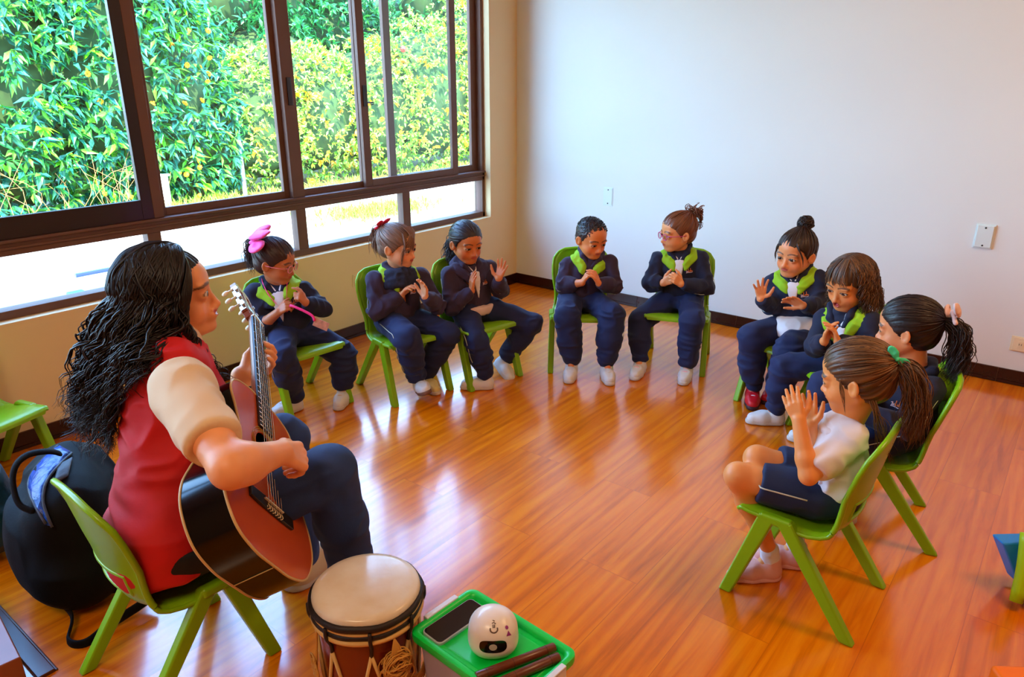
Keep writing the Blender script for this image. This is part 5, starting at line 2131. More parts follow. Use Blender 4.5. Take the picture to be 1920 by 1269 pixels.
def hair_I(b, H, TR, NB):
    tie = (-.50, .0, .20)
    pc = [H.cap(tie=(-1, 0, .25), line=.22, seed=9, res=.003), strands(H.combed(230, tie, .22, .011, 15))]
    pc.append(strands(ponytail(H, tie, [(-.66, .03, .06), (-.72, .04, -.30), (-.64, .03, -.82)], 380, .0062, .052, 16, (.006, .08))))
    rg = np.random.default_rng(6)
    fr = []
    for i in range(26):
        P = [(-.20, .24, -.14), (-.26, .26, -.38), (-.30 + rg.normal(0, .04), .24, -.62), (-.34 + rg.normal(0, .08), .20, -.95 - rg.uniform(0, .25))]
        P = [V(*p) + rg.normal(0, .018, 3) for p in P]
        fr.append((H.W(bez(P, 16)), .009 * H.hh * np.linspace(1.1, .2, len(bez(P, 16)))))
    for i in range(12):
        P = [(.10, .30, .25), (.12, .36, .05), (.10 + rg.normal(0, .02), .37, -.12), (.09, .35, -.26 - rg.uniform(0, .2))]
        fr.append((H.W(bez(P, 14)), .006 * H.hh * np.linspace(1.1, .2, len(bez(P, 14)))))
    pc.append(strands(fr))
    hair_object(b, pc, rgb(92, 58, 32), .5, streak=rgb(150, 100, 50))
    bow(b, H, (-.53, .07, .26), (.6, .2, .8), (-.6, 0, .6), (-.3, 1, .1), .034, mat('mint_ribbon', rgb(70, 225, 160), .5), tails=False)


def extra_A(b, H, TR, NB, S, J, M):
    glasses(b, H, mat('pink_frame', rgb(238, 120, 130), .3))
    # lanyard: two straps meeting at the chest, band through the hands, and a badge
    f, l, u = TR[:, 0], TR[:, 1], TR[:, 2]
    hm = (J['WR'] + J['WL']) / 2 + cb(M, 0, .1, .6) * .04
    pj = M + TR @ V(.075, .01, -.075)
    bm = MB()
    for s in (1, -1):
        P = [NB + TR @ V(-.02, .055 * s, .055), NB + TR @ V(.040, .052 * s, .034), NB + TR @ V(.084, .036 * s, -.018), pj + l * .008 * s + f * .012]
        bm.tube(bez(P, 20), .0055, 6, squash=.25)
    P = [pj, pj * .4 + hm * .6, hm, at(583, 590, depth(hm) - .01), at(590, 602, depth(hm) - .005)]
    bm.tube(bez(P, 24), .0060, 6, squash=.25)
    o = bm.build('lanyard', mat('neon_pink', rgb(255, 40, 120), .5), b, smooth=True, world=True)
    c = at(602, 608, depth(hm) + .005)
    X, Y = unit(cb(c, 1, -.55, 0)), unit(cb(c, .5, 1, .25))
    Z = np.cross(X, Y)
    q = MB().box((-.032, -.018, -.0015), (.032, .018, .0015), R=np.stack([X, Y, Z], 1), c=c)
    q.v = [x - world_off(b) for x in q.v]
    q.build('badge', mat('badge_card', rgb(232, 170, 150), .4, noise=(60, .4)), None, bevel=.001).parent = o


def extra_E(b, H, TR, NB, S, J, M):
    glasses(b, H, mat('magenta_frame', rgb(214, 60, 130), .3))


KID = dict(
    A=dict(crown=(512, 446), chin=(521, 530), az=62, pitch=12, sh=((462, 540), (584, 533)), twist=-25, elR=(489, 612), elL=(604, 580, .0), wrR=(522, 585), wrL=(573, 567),
           handR=((.75, .5, .45), (.6, -.3, -.6), dict(curl=.55)), handL=((-.55, .75, .5), (-.5, -.2, -.6), dict(curl=.7, fcurl=[.25, .8, .9, .9])),
           cuffR=.30, knR=(528, 668), knL=(646, 664), anR=(519, 752), anL=(643, 724), toR=(508, 778), toL=(633, 764), open=.05, vx=-.010, mouth='closed', smile=1, skin=(176, 100, 66), hair=hair_A, extra=extra_A, jm=NAVY2, bag=1.05,
           shoe=dict(accent=mat('cream_strap', rgb(236, 214, 196), .6)), label='child with pink hair bow and pink glasses fiddling with a neon pink lanyard'),
    B=dict(crown=(735, 422), chin=(757, 497), az=58, pitch=6, sh=((697, 517), (795, 509)), elR=(706, 583), elL=(818, 572), wrR=(752, 553), wrL=(797, 556),
           handR=((.55, .6, .4), (.7, -.2, .2), dict(curl=.3)), handL=((-.05, .85, .4), (-.75, .1, .6), dict(curl=.15, spread=.2)),
           knR=(762, 632), knL=(838, 628), anR=(781, 706, .10), anL=(815, 712), toR=(797, 714, .155), toL=(820, 735), snood=True, smile=1, skin=(214, 136, 100), hair=hair_B, bag=1.1,
           shoeR=dict(strap=False, sole=SOLED), shoeL=dict(strap=False, m=mat('cream_shoe', rgb(226, 206, 140), .6)), label='child with swept fringe, red hair tie and dark neck warmer about to clap'),
    C=dict(crown=(868, 412), chin=(881, 494), az=30, pitch=8, sh=((836, 508), (922, 492)), elR=(846, 576), elL=(938, 545), wrR=(884, 545), wrL=(935, 522),
           handR=((.1, 1, .1), (.9, 0, -.4), dict(curl=.08)), handL=((.28, .95, .1), (-.55, .1, .85), dict(curl=.0, spread=.34, thumb=1.0)),
           knR=(893, 640), knL=(997, 606), anR=(889, 702), anL=(950, 668, .085), toR=(864, 722), toL=(972, 697, .04), open=.035, tail=-.016, tailtop=.03, hoodm='jm', tailm=mat('pinkish_cotton', rgb(232, 200, 192), .8), skin=(190, 106, 62), hair=hair_C,
           shoeR=dict(strap=False), shoeL=dict(strap=False, heel_m=mat('magenta_shoe', rgb(196, 40, 110), .5)), label='child with a low ponytail raising one wide open hand next to the room corner'),
    D=dict(crown=(1105, 406), chin=(1114, 484), az=34, pitch=14, sh=((1058, 487), (1150, 485)), elR=(1056, 535), elL=(1152, 537), wrR=(1091, 530, .085), wrL=(1123, 531, .09),
           handR=((.55, .8, .3), (.75, -.1, -.2), dict(curl=.25)), handL=((-.5, .8, .35), (-.75, .1, -.2), dict(curl=.25)),
           cuffR=.62, knR=(1064, 594), knL=(1148, 592), anR=(1070, 683), anL=(1139, 684), toR=(1066, 714), toL=(1145, 718), skin=(204, 112, 64), hair=hair_D, bag=1.15, eyeo=.62, gaze=(1, 0, -.18),
           shoe=dict(), label='boy with cropped dark hair and both palms pressed together'),
    E=dict(crown=(1277, 396), chin=(1264, 472), az=-62, pitch=4, sh=((1222, 478), (1325, 477)), twist=0, elR=(1221, 530), elL=(1326, 540), wrR=(1245, 530, .075), wrL=(1277, 532, .085),
           handR=((.75, .45, .5), (.6, .3, -.6), dict(curl=.45)), handL=((-.7, .5, .5), (-.6, .2, -.6), dict(curl=.45)),
           cuffR=.72, open=.038, vx=-.002, knR=(1199, 602), knL=(1297, 600), anR=(1197, 678), anL=(1288, 682), toR=(1188, 708), toL=(1280, 717), jm=NAVY2, skin=(226, 130, 84), hair=hair_E, extra=extra_E, bag=1.0,
           shoe=dict(accent=mat('pale_pink_strap', rgb(244, 190, 196), .6)), label='child with curly auburn bun and magenta glasses, hands clasped, by the plain wall'),
    F=dict(crown=(1500, 428), chin=(1484, 520), az=-30, pitch=4, sh=((1440, 520), (1545, 513)), twist=5, elR=(1447, 575), elL=(1534, 572), wrR=(1427, 560), wrL=(1505, 573),
           handR=((-.15, .95, .3), (.15, .1, 1), dict(curl=.05, spread=.34, thumb=1.0)), handL=((-.85, .38, .4), (.1, -.75, .6), dict(curl=.12, spread=.2)),
           open=.042, knR=(1410, 632), knL=(1480, 655), anR=(1413, 735), anL=(1440, 728), toR=(1411, 764), toL=(1432, 752), tail=.012, tailr=(.150, .118, .082), tailtop=.09, jm=NAVY2, skin=(206, 124, 82), hair=hair_F, bag=1.1, hh=.19,
           shoe=dict(m=mat('red_shoe', rgb(214, 20, 34), .45), strap=False, accent=mat('white_lace', rgb(240, 236, 236), .6), sole=mat('dark_sole', rgb(60, 20, 24), .6)), label='child with top bun and red shoes, one palm held out flat, white shirt tail showing'),
    G=dict(crown=(1603, 478), chin=(1583, 578), az=-34, pitch=16, sh=((1537, 587), (1640, 594)), twist=25, elR=(1530, 650), elL=(1630, 655), wrR=(1545, 640), wrL=(1572, 640),
           handR=((.15, .95, .3), (.75, 0, .2), dict(curl=.2)), handL=((-.45, .85, .3), (-.8, 0, .1), dict(curl=.2)), mouth='open',
           open=.035, knR=(1470, 690), knL=(1545, 725), anR=(1446, 765), anL=(1512, 800), toR=(1400, 785), toL=(1478, 815), jm=NAVY2, skin=(204, 122, 74), hair=hair_G, bag=1.05, hh=.195, eyeo=.6, gaze=(1, 0, -.2),
           shoe=dict(strap=False), label='child with long loose wavy hair singing with the mouth wide open'),
    H=dict(crown=(1712, 562), chin=(1692, 662), az=-98, pitch=6, sh=((1662, 692), (1748, 718)), twist=0, elR=(1640, 750), elL=(1700, 800), wrR=(1590, 745), wrL=(1610, 770),
           handR=((-.7, .6, 0), (0, 0, 1), dict(curl=.2)), handL=((-.7, .6, 0), (0, 0, -1), dict(curl=.2)), hood='down',
           knR=(1560, 790), knL=(1560, 840), anR=(1545, 870), anL=(1555, 930), toR=(1510, 880), toL=(1515, 945), skin=(206, 124, 84), hair=hair_H, jm=NAVY2, bag=1.0,
           shoe=dict(), label='child with long dark ponytail tied in a pale bow, lime hood lying on the back'),
    I=dict(crown=(1632, 638), chin=(1580, 768), az=-100, pitch=12, sh=((1540, 800), (1602, 806)), twist=0, elR=(1522, 872), elL=(1516, 892), wrR=(1519, 797), wrL=(1498, 787),
           handR=((-.25, .95, -.1), (-.1, 0, 1), dict(curl=.06)), handL=((-.45, .9, .0), (.25, .1, -1), dict(curl=.06, spread=.12)), polo=True, bare=True,
           knR=(1420, 860), knL=(1384, 892), anR=(1440, 1015), anL=(1408, 1045), toR=(1412, 1040), toL=(1366, 1075), skin=(220, 128, 74), hair=hair_I, hh=.19, hem=-.055, res=.0024, hs=.104,
           shoe=dict(m=mat('pink_shoe', rgb(232, 168, 156), .6), sole=mat('pink_sole', rgb(236, 176, 172), .6)), label='child in white polo shirt and navy shorts seen from behind, clapping, mint hair clip'),
)
for _k, _d in KID.items():
    if want('kids') or want(_k) and BUILD is not None:
        child(_k, _d)

# ---------------------------------------------------------------- the guitar
GR = np.array([[-0.7693, -0.0538, 0.6366], [0.5068, 0.5553, 0.6594], [0.389, -0.8299, 0.3999]])   # columns: neck, bass to treble, out of the face
GO = V(1.842, -3.2828, 0.4856)
GW = lambda u, v, w=0.0: GO + GR @ V(u, v, w)
if want('guitar'):
    TOP = mat('cedar_top', rgb(204, 84, 34), 0.16, coat=0.5, noise=(5, 0.18))
    SIDE = mat('black_lacquer', rgb(5, 4, 5), 0.16, spec=.35)
    BIND = mat('cream_binding', rgb(206, 172, 112), 0.35)
    EBONY = mat('dark_wood', rgb(28, 20, 18), 0.35)
    MAHOG = mat('neck_wood', rgb(150, 70, 36), 0.3, noise=(18, 0.2))
    STEEL = mat('string_metal', rgb(200, 190, 176), 0.25, 0.9)
    CHROME = mat('chrome', rgb(220, 220, 224), 0.15, 1.0)
    PEG = mat('pearl_knob', rgb(236, 204, 164), 0.3)
    ROSE = mat('rosette', rgb(214, 170, 60), 0.4, noise=(220, 0.6))
    BONE = mat('bone', rgb(240, 226, 190), 0.35)
    g = empty('guitar', GW(.08, 0, -.05), label='acoustic guitar with black sides and red brown top held by the woman', cat='guitar')
    half = bez([(-.150, 0), (-.147, .070), (-.120, .138), (-.055, .178), (.01, .178), (.075, .150), (.135, .118), (.175, .112), (.225, .124), (.275, .140), (.315, .120), (.335, .060), (.335, 0)], 96)
    out2 = np.concatenate([half, half[-2:0:-1] * V(1, -1)])
    n = len(out2)

    def ring(wv, grow=0.0):
        c = out2.mean(0)
        t = np.roll(out2, -1, 0) - np.roll(out2, 1, 0)
        nn = np.stack([t[:, 1], -t[:, 0]], 1)
        nn /= np.linalg.norm(nn, axis=1)[:, None]
        if ((out2 - c) * nn).sum() < 0:
            nn = -nn
        p = out2 + nn * grow
        return np.array([GW(a, b, wv) for a, b in p])
    D = -.100
    b = MB()
    b.add(np.concatenate([ring(D + .002), ring(-.002)]), [(i, (i + 1) % n, n + (i + 1) % n, n + i) for i in range(n)])
    b.add(ring(D), [tuple(range(n))[::-1]])
    b.add(np.concatenate([ring(D), ring(D + .002)]), [(i, (i + 1) % n, n + (i + 1) % n, n + i) for i in range(n)])
    sb = b.build('body_sides', SIDE, g, smooth=50, world=True)
    MB().tube([GW(-.1515, 0, D + .004), GW(-.1515, 0, -.004)], .0012, 5).build('seam', BIND, None, smooth=True).parent = sb
    for ch in sb.children:
        ch.data.transform(Matrix.Translation(-Vector(world_off(g))))
    # top with the sound hole
    hc_ = V(.175, 0)
    hole = np.array([hc_ + .043 * V(math.cos(a), math.sin(a)) for a in np.linspace(0, 2 * PI, n, endpoint=False)])
    ang = np.arctan2(out2[:, 1] - hc_[1], out2[:, 0] - hc_[0])
    hole = np.array([hc_ + .043 * V(math.cos(a), math.sin(a)) for a in ang])
    v = np.array([GW(a, b_, 0) for a, b_ in out2] + [GW(a, b_, 0) for a, b_ in hole] + [GW(a, b_, -.003) for a, b_ in hole])
    MB().add(v, [(i, (i + 1) % n, n + (i + 1) % n, n + i) for i in range(n)] + [(n + i, n + (i + 1) % n, 2 * n + (i + 1) % n, 2 * n + i) for i in range(n)]).build('soundboard', TOP, g, world=True)
    b = MB()
    for w_ in (-.001, D + .001):
        b.tube(np.array([GW(a, b_, w_) for a, b_ in out2]), .0030, 6, closed=True)
    b.build('binding', BIND, g, smooth=True, world=True)
    b = MB()
    for r in (.047, .053, .058):
        b.tube(np.array([GW(hc_[0] + r * math.cos(a), hc_[1] + r * math.sin(a), .0002) for a in np.linspace(0, 2 * PI, 48, endpoint=False)]), .0024, 6, closed=True, squash=.3)
    b.build('rosette', ROSE, g, smooth=True, world=True)
    MB().add(np.array([GW(hc_[0] + .044 * math.cos(a), hc_[1] + .044 * math.sin(a), -.03) for a in np.linspace(0, 2 * PI, 32, endpoint=False)]), [tuple(range(32))]).build('hole_shade_disc', EBONY, g, world=True)  # dark disc behind the opening stands in for the shade inside
    # bridge, saddle, strings
    fr = (GO, GR[:, 0], GR[:, 1], GR[:, 2])
    b = MB().prism([(-.016, -.088), (.012, -.088), (.014, -.045), (.014, .045), (.012, .088), (-.016, .088), (-.018, .045), (-.018, -.045)], 0, .008, fr)
    br = b.build('bridge', EBONY, g, bevel=.002, world=True)
    MB().prism([(.001, -.038), (.004, -.038), (.004, .038), (.001, .038)], .007, .0125, fr).build('saddle', BONE, g, world=True)
    b = MB()
    for i in range(6):
        y = -.0275 + .011 * i
        b.tube(bez([GW(-.012, y, .009), GW(-.018, y + .004, .006), GW(-.014, y + .008, .010), GW(-.006, y + .003, .0095)], 10), .0011, 5)
    b.build('string_knots', BONE, g, smooth=True, world=True)
    # neck, fretboard, frets
    b = MB()
    prof = [(math.cos(a), math.sin(a)) for a in np.linspace(PI, 2 * PI, 9)]
    rows = []
    for u_, wd, th in ((.33, .030, .024), (.40, .029, .022), (.55, .0275, .020), (.655, .026, .019), (.67, .026, .018)):
        rows.append(np.array([GW(u_, c * wd, .001 + s * th) for c, s in prof]))
    m_ = len(prof)
    f = []
    for i in range(len(rows) - 1):
        for j in range(m_ - 1):
            f.append((i * m_ + j, i * m_ + j + 1, (i + 1) * m_ + j + 1, (i + 1) * m_ + j))
        f.append((i * m_ + m_ - 1, i * m_, (i + 1) * m_, (i + 1) * m_ + m_ - 1))
    f += [tuple(range(m_)), tuple((len(rows) - 1) * m_ + j for j in range(m_))[::-1]]
    b.add(np.concatenate(rows), f)
    b.prism([(.30, -.030), (.34, -.030), (.34, .030), (.30, .030)], -.075, .0, fr)
    b.build('neck', MAHOG, g, smooth=40, world=True)
    MB().prism([(.228, -.030), (.65, -.026), (.65, .026), (.228, .030)], .001, .007, fr).build('fretboard', EBONY, g, bevel=.001, world=True)
    b = MB()
    for k in range(1, 19):
        u_ = .65 - (.65 - .65 / 2 ** (k / 12))
        w_ = .026 + .004 * (.65 - u_) / .42
        b.tube([GW(u_, -w_, .0074), GW(u_, w_, .0074)], .0011, 6)
    b.build('frets', CHROME, g, smooth=True, world=True)
    MB().prism([(.65, -.026), (.655, -.026), (.655, .026), (.65, .026)], .001, .0105, fr).build('nut', BONE, g, world=True)
    # slotted headstock bent backwards
    hb = rot(GR[:, 1], math.radians(-13)) @ GR
    hb = rot(GR[:, 1], math.radians(13)) @ GR if (rot(GR[:, 1], math.radians(-13)) @ GR[:, 0]) @ GR[:, 2] > 0 else hb
    HO = GW(.655, 0, .002)
    hf = (HO, hb[:, 0], hb[:, 1], hb[:, 2])
    b = MB()
    b.prism([(0, -.027), (.02, -.033), (.02, .033), (0, .027)], -.019, 0, hf)
    for y0, y1 in ((-.036, -.025), (-.008, .008), (.025, .036)):
        b.prism([(.02, y0), (.145, y0 * 1.04), (.145, y1 * 1.04), (.02, y1)], -.019, 0, hf)
    b.prism([(.145, -.038), (.175, -.036), (.185, -.02), (.18, 0), (.185, .02), (.175, .036), (.145, .038)], -.019, 0, hf)
    b.build('headstock', MAHOG, g, bevel=.002, world=True)
    HW = lambda a, b_, c: HO + hb @ V(a, b_, c)
    tn = MB()
    for s in (1, -1):
        tn.prism([(.025, s * .0375), (.15, s * .039), (.15, s * .041), (.025, s * .0395)], -.018, -.001, hf)
        for k in range(3):
            a_ = .045 + .042 * k
            tn.tube([HW(a_, s * .010, -.009), HW(a_, s * .040, -.009)], .0045, 8)
            tn.tube([HW(a_, s * .040, -.004), HW(a_, s * .047, -.004)], .007, 10)
    tn.build('tuning_machines', CHROME, g, smooth=40, world=True)
    for s in (1, -1):
        for k in range(3):
            a_ = .045 + .042 * k
            q = MB().tube([HW(a_ + .008, s * .043, -.008), HW(a_ + .008, s * .043, -.030)], .0028, 6)
            q.sphere(HW(a_ + .008, s * .043, -.038), .011, 12, hb, scale=(.9, .55, 1.0))
            q.build('tuning_peg', PEG, g, smooth=True, world=True)
    for i in range(6):
        y = -.0275 + .011 * i
        y2 = -.022 + .0088 * i
        s = -1 if i < 3 else 1
        k = (2, 1, 0)[i] if i < 3 else (0, 1, 2)[i - 3]
        P = [GW(-.010, y, .0095), GW(.0025, y, .013), GW(.652, y2, .0110), HW(.045 + .042 * k, s * .020, -.006)]
        MB().tube(P, (.0011, .0010, .0009, .0008, .0008, .0008)[i], 5).build('string', STEEL, g, smooth=True, world=True)

# ---------------------------------------------------------------- the woman playing it
if want('woman'):
    U = V(0, 0, 1)
    fw = unit(V(.52, .85, 0))
    lf = V(-fw[1], fw[0], 0)
    C0 = V(1.575, -3.415, 0)
    P = C0 + V(.0, .018, .365)
    hh = .218
    hc = at(322, 550, 1.80)
    HR = frame_of(look_dir(hc, 84), math.radians(-2), math.radians(0))
    hm_ = at(341, 551, 1.80)
    M = V(hm_[0], hm_[1], 0) * .72 + V(P[0], P[1], 0) * .28 + U * .735
    tu = unit(M - P)
    tl = unit(lf - tu * (lf @ tu))
    tf = np.cross(tl, tu)
    TR = np.stack([tf, tl, tu], 1)
    SR = at(344, 735, 1.60)
    SL = M * 2 - SR
    SL = M + unit(SL - M) * .155
    NB = M + tu * .035 - tf * .015
    ER = at(432, 878, 1.43)
    WR = at(528, 848, 1.56)
    WL = GW(.525, .050, -.085)
    EL = at(470, 870, 1.95)
    EL = WL + unit(V(.05, -.06, -.22)) * .235
    HRp, HLp = P - tl * .085 + fw * .02, P + tl * .085 + fw * .02
    KR = at(618, 885, 1.80)
    KL = at(533, 822, 2.08)
    AR, AL = floor_at(668, 1095, .10), floor_at(560, 1035, .10)
    if DEBUG:
        for nm in 'P M SR SL ER WR EL WL KR KL AR AL hc'.split():
            p = globals()[nm]
            print(nm, np.round(p, 3), np.round(pix(p), 0), round(depth(p), 3))
        print('arm', np.linalg.norm(SR - ER), np.linalg.norm(ER - WR), np.linalg.norm(SL - EL), np.linalg.norm(EL - WL), 'legs', np.linalg.norm(HRp - KR), np.linalg.norm(KR - AR), np.linalg.norm(HLp - KL), np.linalg.norm(KL - AL))
    pts = np.array([P, M, hc, SR, SL, ER, WR, EL, WL, KR, KL, AR, AL])
    S = Sdf(pts.min(0) - .2, pts.max(0) + .2, .0036)
    S.cone(P, P * .5 + M * .5, .10, .085, .05).cone(P * .5 + M * .5, M - tu * .05, .085, .085, .05)
    S.cone(SR, SL, .045, .045, .03).cone(M - tu * .03, NB, .06, .05, .04)
    S.cone(NB, hc + HR @ (V(-.09, 0, -.25) * hh), .054, .052, .03)
    for S0, E_, W_ in ((SR, ER, WR), (SL, EL, WL)):
        S.cone(S0, S0 * .5 + E_ * .5, .050, .046, .02).cone(S0 * .5 + E_ * .5, E_, .046, .038, .02)
        mm = E_ * .72 + W_ * .28
        S.cone(E_, mm, .038, .040, .02).cone(mm, W_, .040, .026, .02)
    for H_, K_, A_ in ((HRp, KR, AR), (HLp, KL, AL)):
        S.cone(H_, K_, .065, .05, .03).cone(K_, A_, .045, .03, .03)
    # strumming hand: loose fist over the strings
    Dr = unit(GR[:, 1] * .55 + GR[:, 2] * -.05 + unit(WR - ER) * .6)
    hand(S, WR - Dr * .01, Dr, unit(-GR[:, 2] * .8 + GR[:, 1] * .1 - Dr * .1), 'R', .168, fcurl=[.42, .5, .55, .6], spread=.10, thumb=.35)
    # fretting hand: palm behind the neck, fingers over the strings
    Dl = unit(GW(.56, .035, .0) - WL)
    Nl = unit(-GR[:, 1] * 1.0 + GR[:, 2] * .25)
    Dl = unit(GR[:, 2] * .9 + GR[:, 1] * .25 + GR[:, 0] * .25)
    hand(S, WL, Dl, Nl, 'L', .165, fcurl=[.50, .52, .55, .5], spread=.16, thumb=.9)
    head(S, hc, HR, hh, 'adult', 'smile')
    v, q = S.mesh(1)
    col = face_colors(v, hc, HR, hh, np.array(rgb(238, 164, 112)), 'adult', 'smile', (34, 20, 16), lip=(186, 74, 66), blush=.3)
    wb = fast_mesh('person', v - C0, q, SKIN, None, world=False, colors=col)
    wb.location = C0
    tag(wb, 'woman with long curly black hair, red vest and jeans, playing guitar', 'woman')
    eyes(wb, hc, HR, hh, 'adult', (1, 0, -.05))
    t = MB()
    for i in range(-4, 5):
        a = i * .017
        t.box((-.0015, -.0016, -.0035), (.0008, .0016, .0035), R=HR, c=hc + HR @ (V(.402 - 3.5 * a * a, a, -.268) * hh))
    t.build('teeth', TEETH, wb, bevel=.001, world=True)

    # beige short sleeved top under the vest
    BEIGE = mat('beige_cotton', rgb(226, 198, 158), 0.8, bump=(120, 0.2, 0.0015))
    REDV = mat('red_vest', rgb(206, 8, 14), 0.75, bump=(90, 0.25, 0.002), noise=(10, 0.2))
    JEAN = mat('blue_denim', rgb(30, 60, 118), 0.8, bump=(260, 0.3, 0.001), noise=(7, 0.35))
    BLACKC = mat('black_cloth', rgb(12, 11, 14), 0.8, bump=(120, 0.2, 0.0015))
    S = Sdf(pts.min(0) - .2, pts.max(0) + .2, .0050)
    for S0, E_, fr_ in ((SR, ER, .66), (SL, EL, .66)):
        X = S0 * (1 - fr_) + E_ * fr_
        S.cone(S0 - (E_ - S0) * .05, X, .060, .058, .03)
        S.cut(X + unit(E_ - S0) * .01, E_ - S0, .003, X - .1, X + .1)
    S.cone(SR, SL, .056, .056, .03)
    S.cone(M, NB + tu * .02, .07, .062, .03)
    v, q = cloth(S, .0085, 17, seed=5, stretch=np.diag([1, 1, .8]))
    fast_mesh('shirt', v, q, BEIGE, wb)
    S = Sdf(P - .36, M + .3, .0050)
    S.ell(P - tu * .01, (.122, .180, .135), TR, .05)
    S.ell(P + tu * .02 - tf * .015, (.118, .172, .14), TR, .05)
    S.ell(P * .6 + M * .4, (.118, .148, .15), TR, .05)
    S.ell(P * .25 + M * .75, (.118, .150, .13), TR, .05)
    S.cone(M - tu * .0 - tl * .10, M + tl * .10, .064, .064, .04)
    S.cone(M, NB + tu * .045, .074, .064, .02)
    for S0, E_ in ((SR, ER), (SL, EL)):
        o = unit(S0 - M)
        S.ell(S0 + o * .05 - tu * .02, (.080, .066, .105), np.stack([tf, o, np.cross(tf, o)], 1), .012, 's')
        S.cone(S0 + o * .02, E_, .062, .055, .01, 's')
    S.ell(NB + tu * .085 + tf * .045, (.065, .05, .07), TR, .01, 's')
    S.cut(P - tu * .100 + tf * .0, unit(-tu + tf * .35), .012)
    v, q = cloth(S, .0085, 16, seed=8, stretch=np.diag([.7, .7, 1.6]))
    vest = fast_mesh('vest', v, q, REDV, wb)
    b = MB()
    for s in (1, -1):
        S0 = SR if s < 0 else SL
        o = unit(S0 - M)
    S = Sdf(P - .3, P + .3, .006)
    S.ell(P - U * .015, (.150, .178, .085), TR, .03)
    S.cone(HRp, HRp * .5 + KR * .5, .088, .088, .04)
    S.cut(P - tu * .01, tu, .01)
    v, q = cloth(S, .003, 24)
    fast_mesh('waistband', v, q, BLACKC, wb)
    S = Sdf(pts.min(0) - .2, V(pts.max(0)[0] + .2, pts.max(0)[1] + .2, .62), .0055)
    for H_, K_, A_ in ((HRp, KR, AR), (HLp, KL, AL)):
        S.cone(H_ + fw * .02, K_, .077, .066, .05)
        mm = K_ * .6 + A_ * .4
        S.cone(K_, mm, .066, .062, .015).cone(mm, A_, .062, .058, .02)
        S.cut(A_ - U * .03, -U, .01, A_ - .12, A_ + .12)
    v, q = cloth(S, .0048, 20, seed=12, stretch=np.diag([.7, .7, 1.3]))
    jn = fast_mesh('jeans', v, q, JEAN, wb)
    SH = mat('tan_shoe', rgb(216, 190, 150), .6)
    for A_ in (AR, AL):
        f_ = unit(fw * .5 + V(-.18, .75, 0))
        shoe(wb, V(A_[0], A_[1], .006) - f_ * .03, f_, U, L=.235, m=SH, strap=False)
    # bracelet
    ax = unit(WL - EL)
    a1 = unit(np.cross(ax, U))
    a2 = np.cross(ax, a1)
    c = WL * .86 + EL * .14
    MB().tube(np.array([c + .0315 * (math.cos(t) * a1 + math.sin(t) * a2) for t in np.linspace(0, 2 * PI, 25)[:-1]]), .0028, 6, closed=True).build('bracelet', mat('dark_cord', rgb(40, 24, 30), .6), wb, smooth=True, world=True)

    # long black curls
    H = Head(hc, HR, hh, 'adult')
    pc = [H.cap(tie=(-.25, 0, 1), line=.33, nape=-.50, side=-.02, depth_=.014, freq=12, seed=12, thick=.006, res=.0042)]
    rg = np.random.default_rng(21)
    locks = []
    for i in range(470):
        sgn = -1 if i % 5 else 1            # mostly the right side, nearer the viewer
        th = math.radians(rg.uniform(72, 180)) * sgn
        d1 = V(math.cos(th), math.sin(th), 0)
        d0 = unit(V(rg.uniform(-.6, .55), .15 + .05 * sgn, 1))
        Pp = [H.onscalp(d0 * (1 - t_) + (d1 - V(0, 0, .2)) * t_, 1.05 + .10 * t_ + rg.uniform(0, .05)) for t_ in np.linspace(0, 1, 6)]
        W0 = [H.W(p) for p in Pp]
        e = W0[-1]
        L = (.14 + .22 * rg.uniform(.3, 1)) * (1.0 if abs(th) > 1.75 else .62)
        back = -HR[:, 0]
        od = HR @ d1
        for t_ in (.25, .5, .75, 1.0):
            p = e - U * L * t_ + back * (.075 * t_) + od * (.045 * t_ + .01) + rg.normal(0, .012, 3)
            # stay outside the torso
            x = (p - M) @ TR
            rr = math.hypot(x[0] / .135, x[1] / .165)
            if x[2] < .03 and rr < 1.06:
                kx = 1.06 / max(rr, .35)
                p = M + TR @ V(x[0] * kx, x[1] * kx, x[2])
            W0.append(p)
        W1 = bez(W0, 66)
        k = len(W1)
        gk = np.clip(np.linspace(-.75, 1.3, k), 0, 1)[:, None]
        W2 = wave(W1, .0115 * rg.uniform(.4, 1.4), .080 * rg.uniform(.7, 1.3), 900 + i, grow=False)
        W1 = W1 * (1 - gk) + W2 * gk
        for j in range(3):
            o3 = rg.normal(0, .0028, 3)
            sw = np.linspace(.4, 1.5, k)[:, None] * o3 + .0025 * gk * np.stack([np.sin(np.linspace(0, 9, k) + j * 2 + s_) for s_ in (0, 1, 2)], 1)
            locks.append((W1 + sw, .0026 * np.interp(np.linspace(0, 1, k), [0, .2, .8, 1], [.8, 1.2, .9, .12]) * rg.uniform(.6, 1.25)))
    for i in range(40):                      # loose curls in front of the shoulder
        e = H.W((.02 + rg.uniform(-.08, .08), -.37, -.25 + rg.uniform(-.1, .1)))
        Q = [H.W((.05, -.38, .12)), e, e + tf * .03 - U * .06 - tl * .01, e + tf * (.05 + rg.uniform(0, .05)) - U * (.11 + rg.uniform(0, .06)) + rg.normal(0, .01, 3)]
        W1 = wave(bez(Q, 60), .010, .055, 1500 + i)
        locks.append((W1, .0034 * np.linspace(1.1, .15, len(W1)) * rg.uniform(.6, 1.2)))
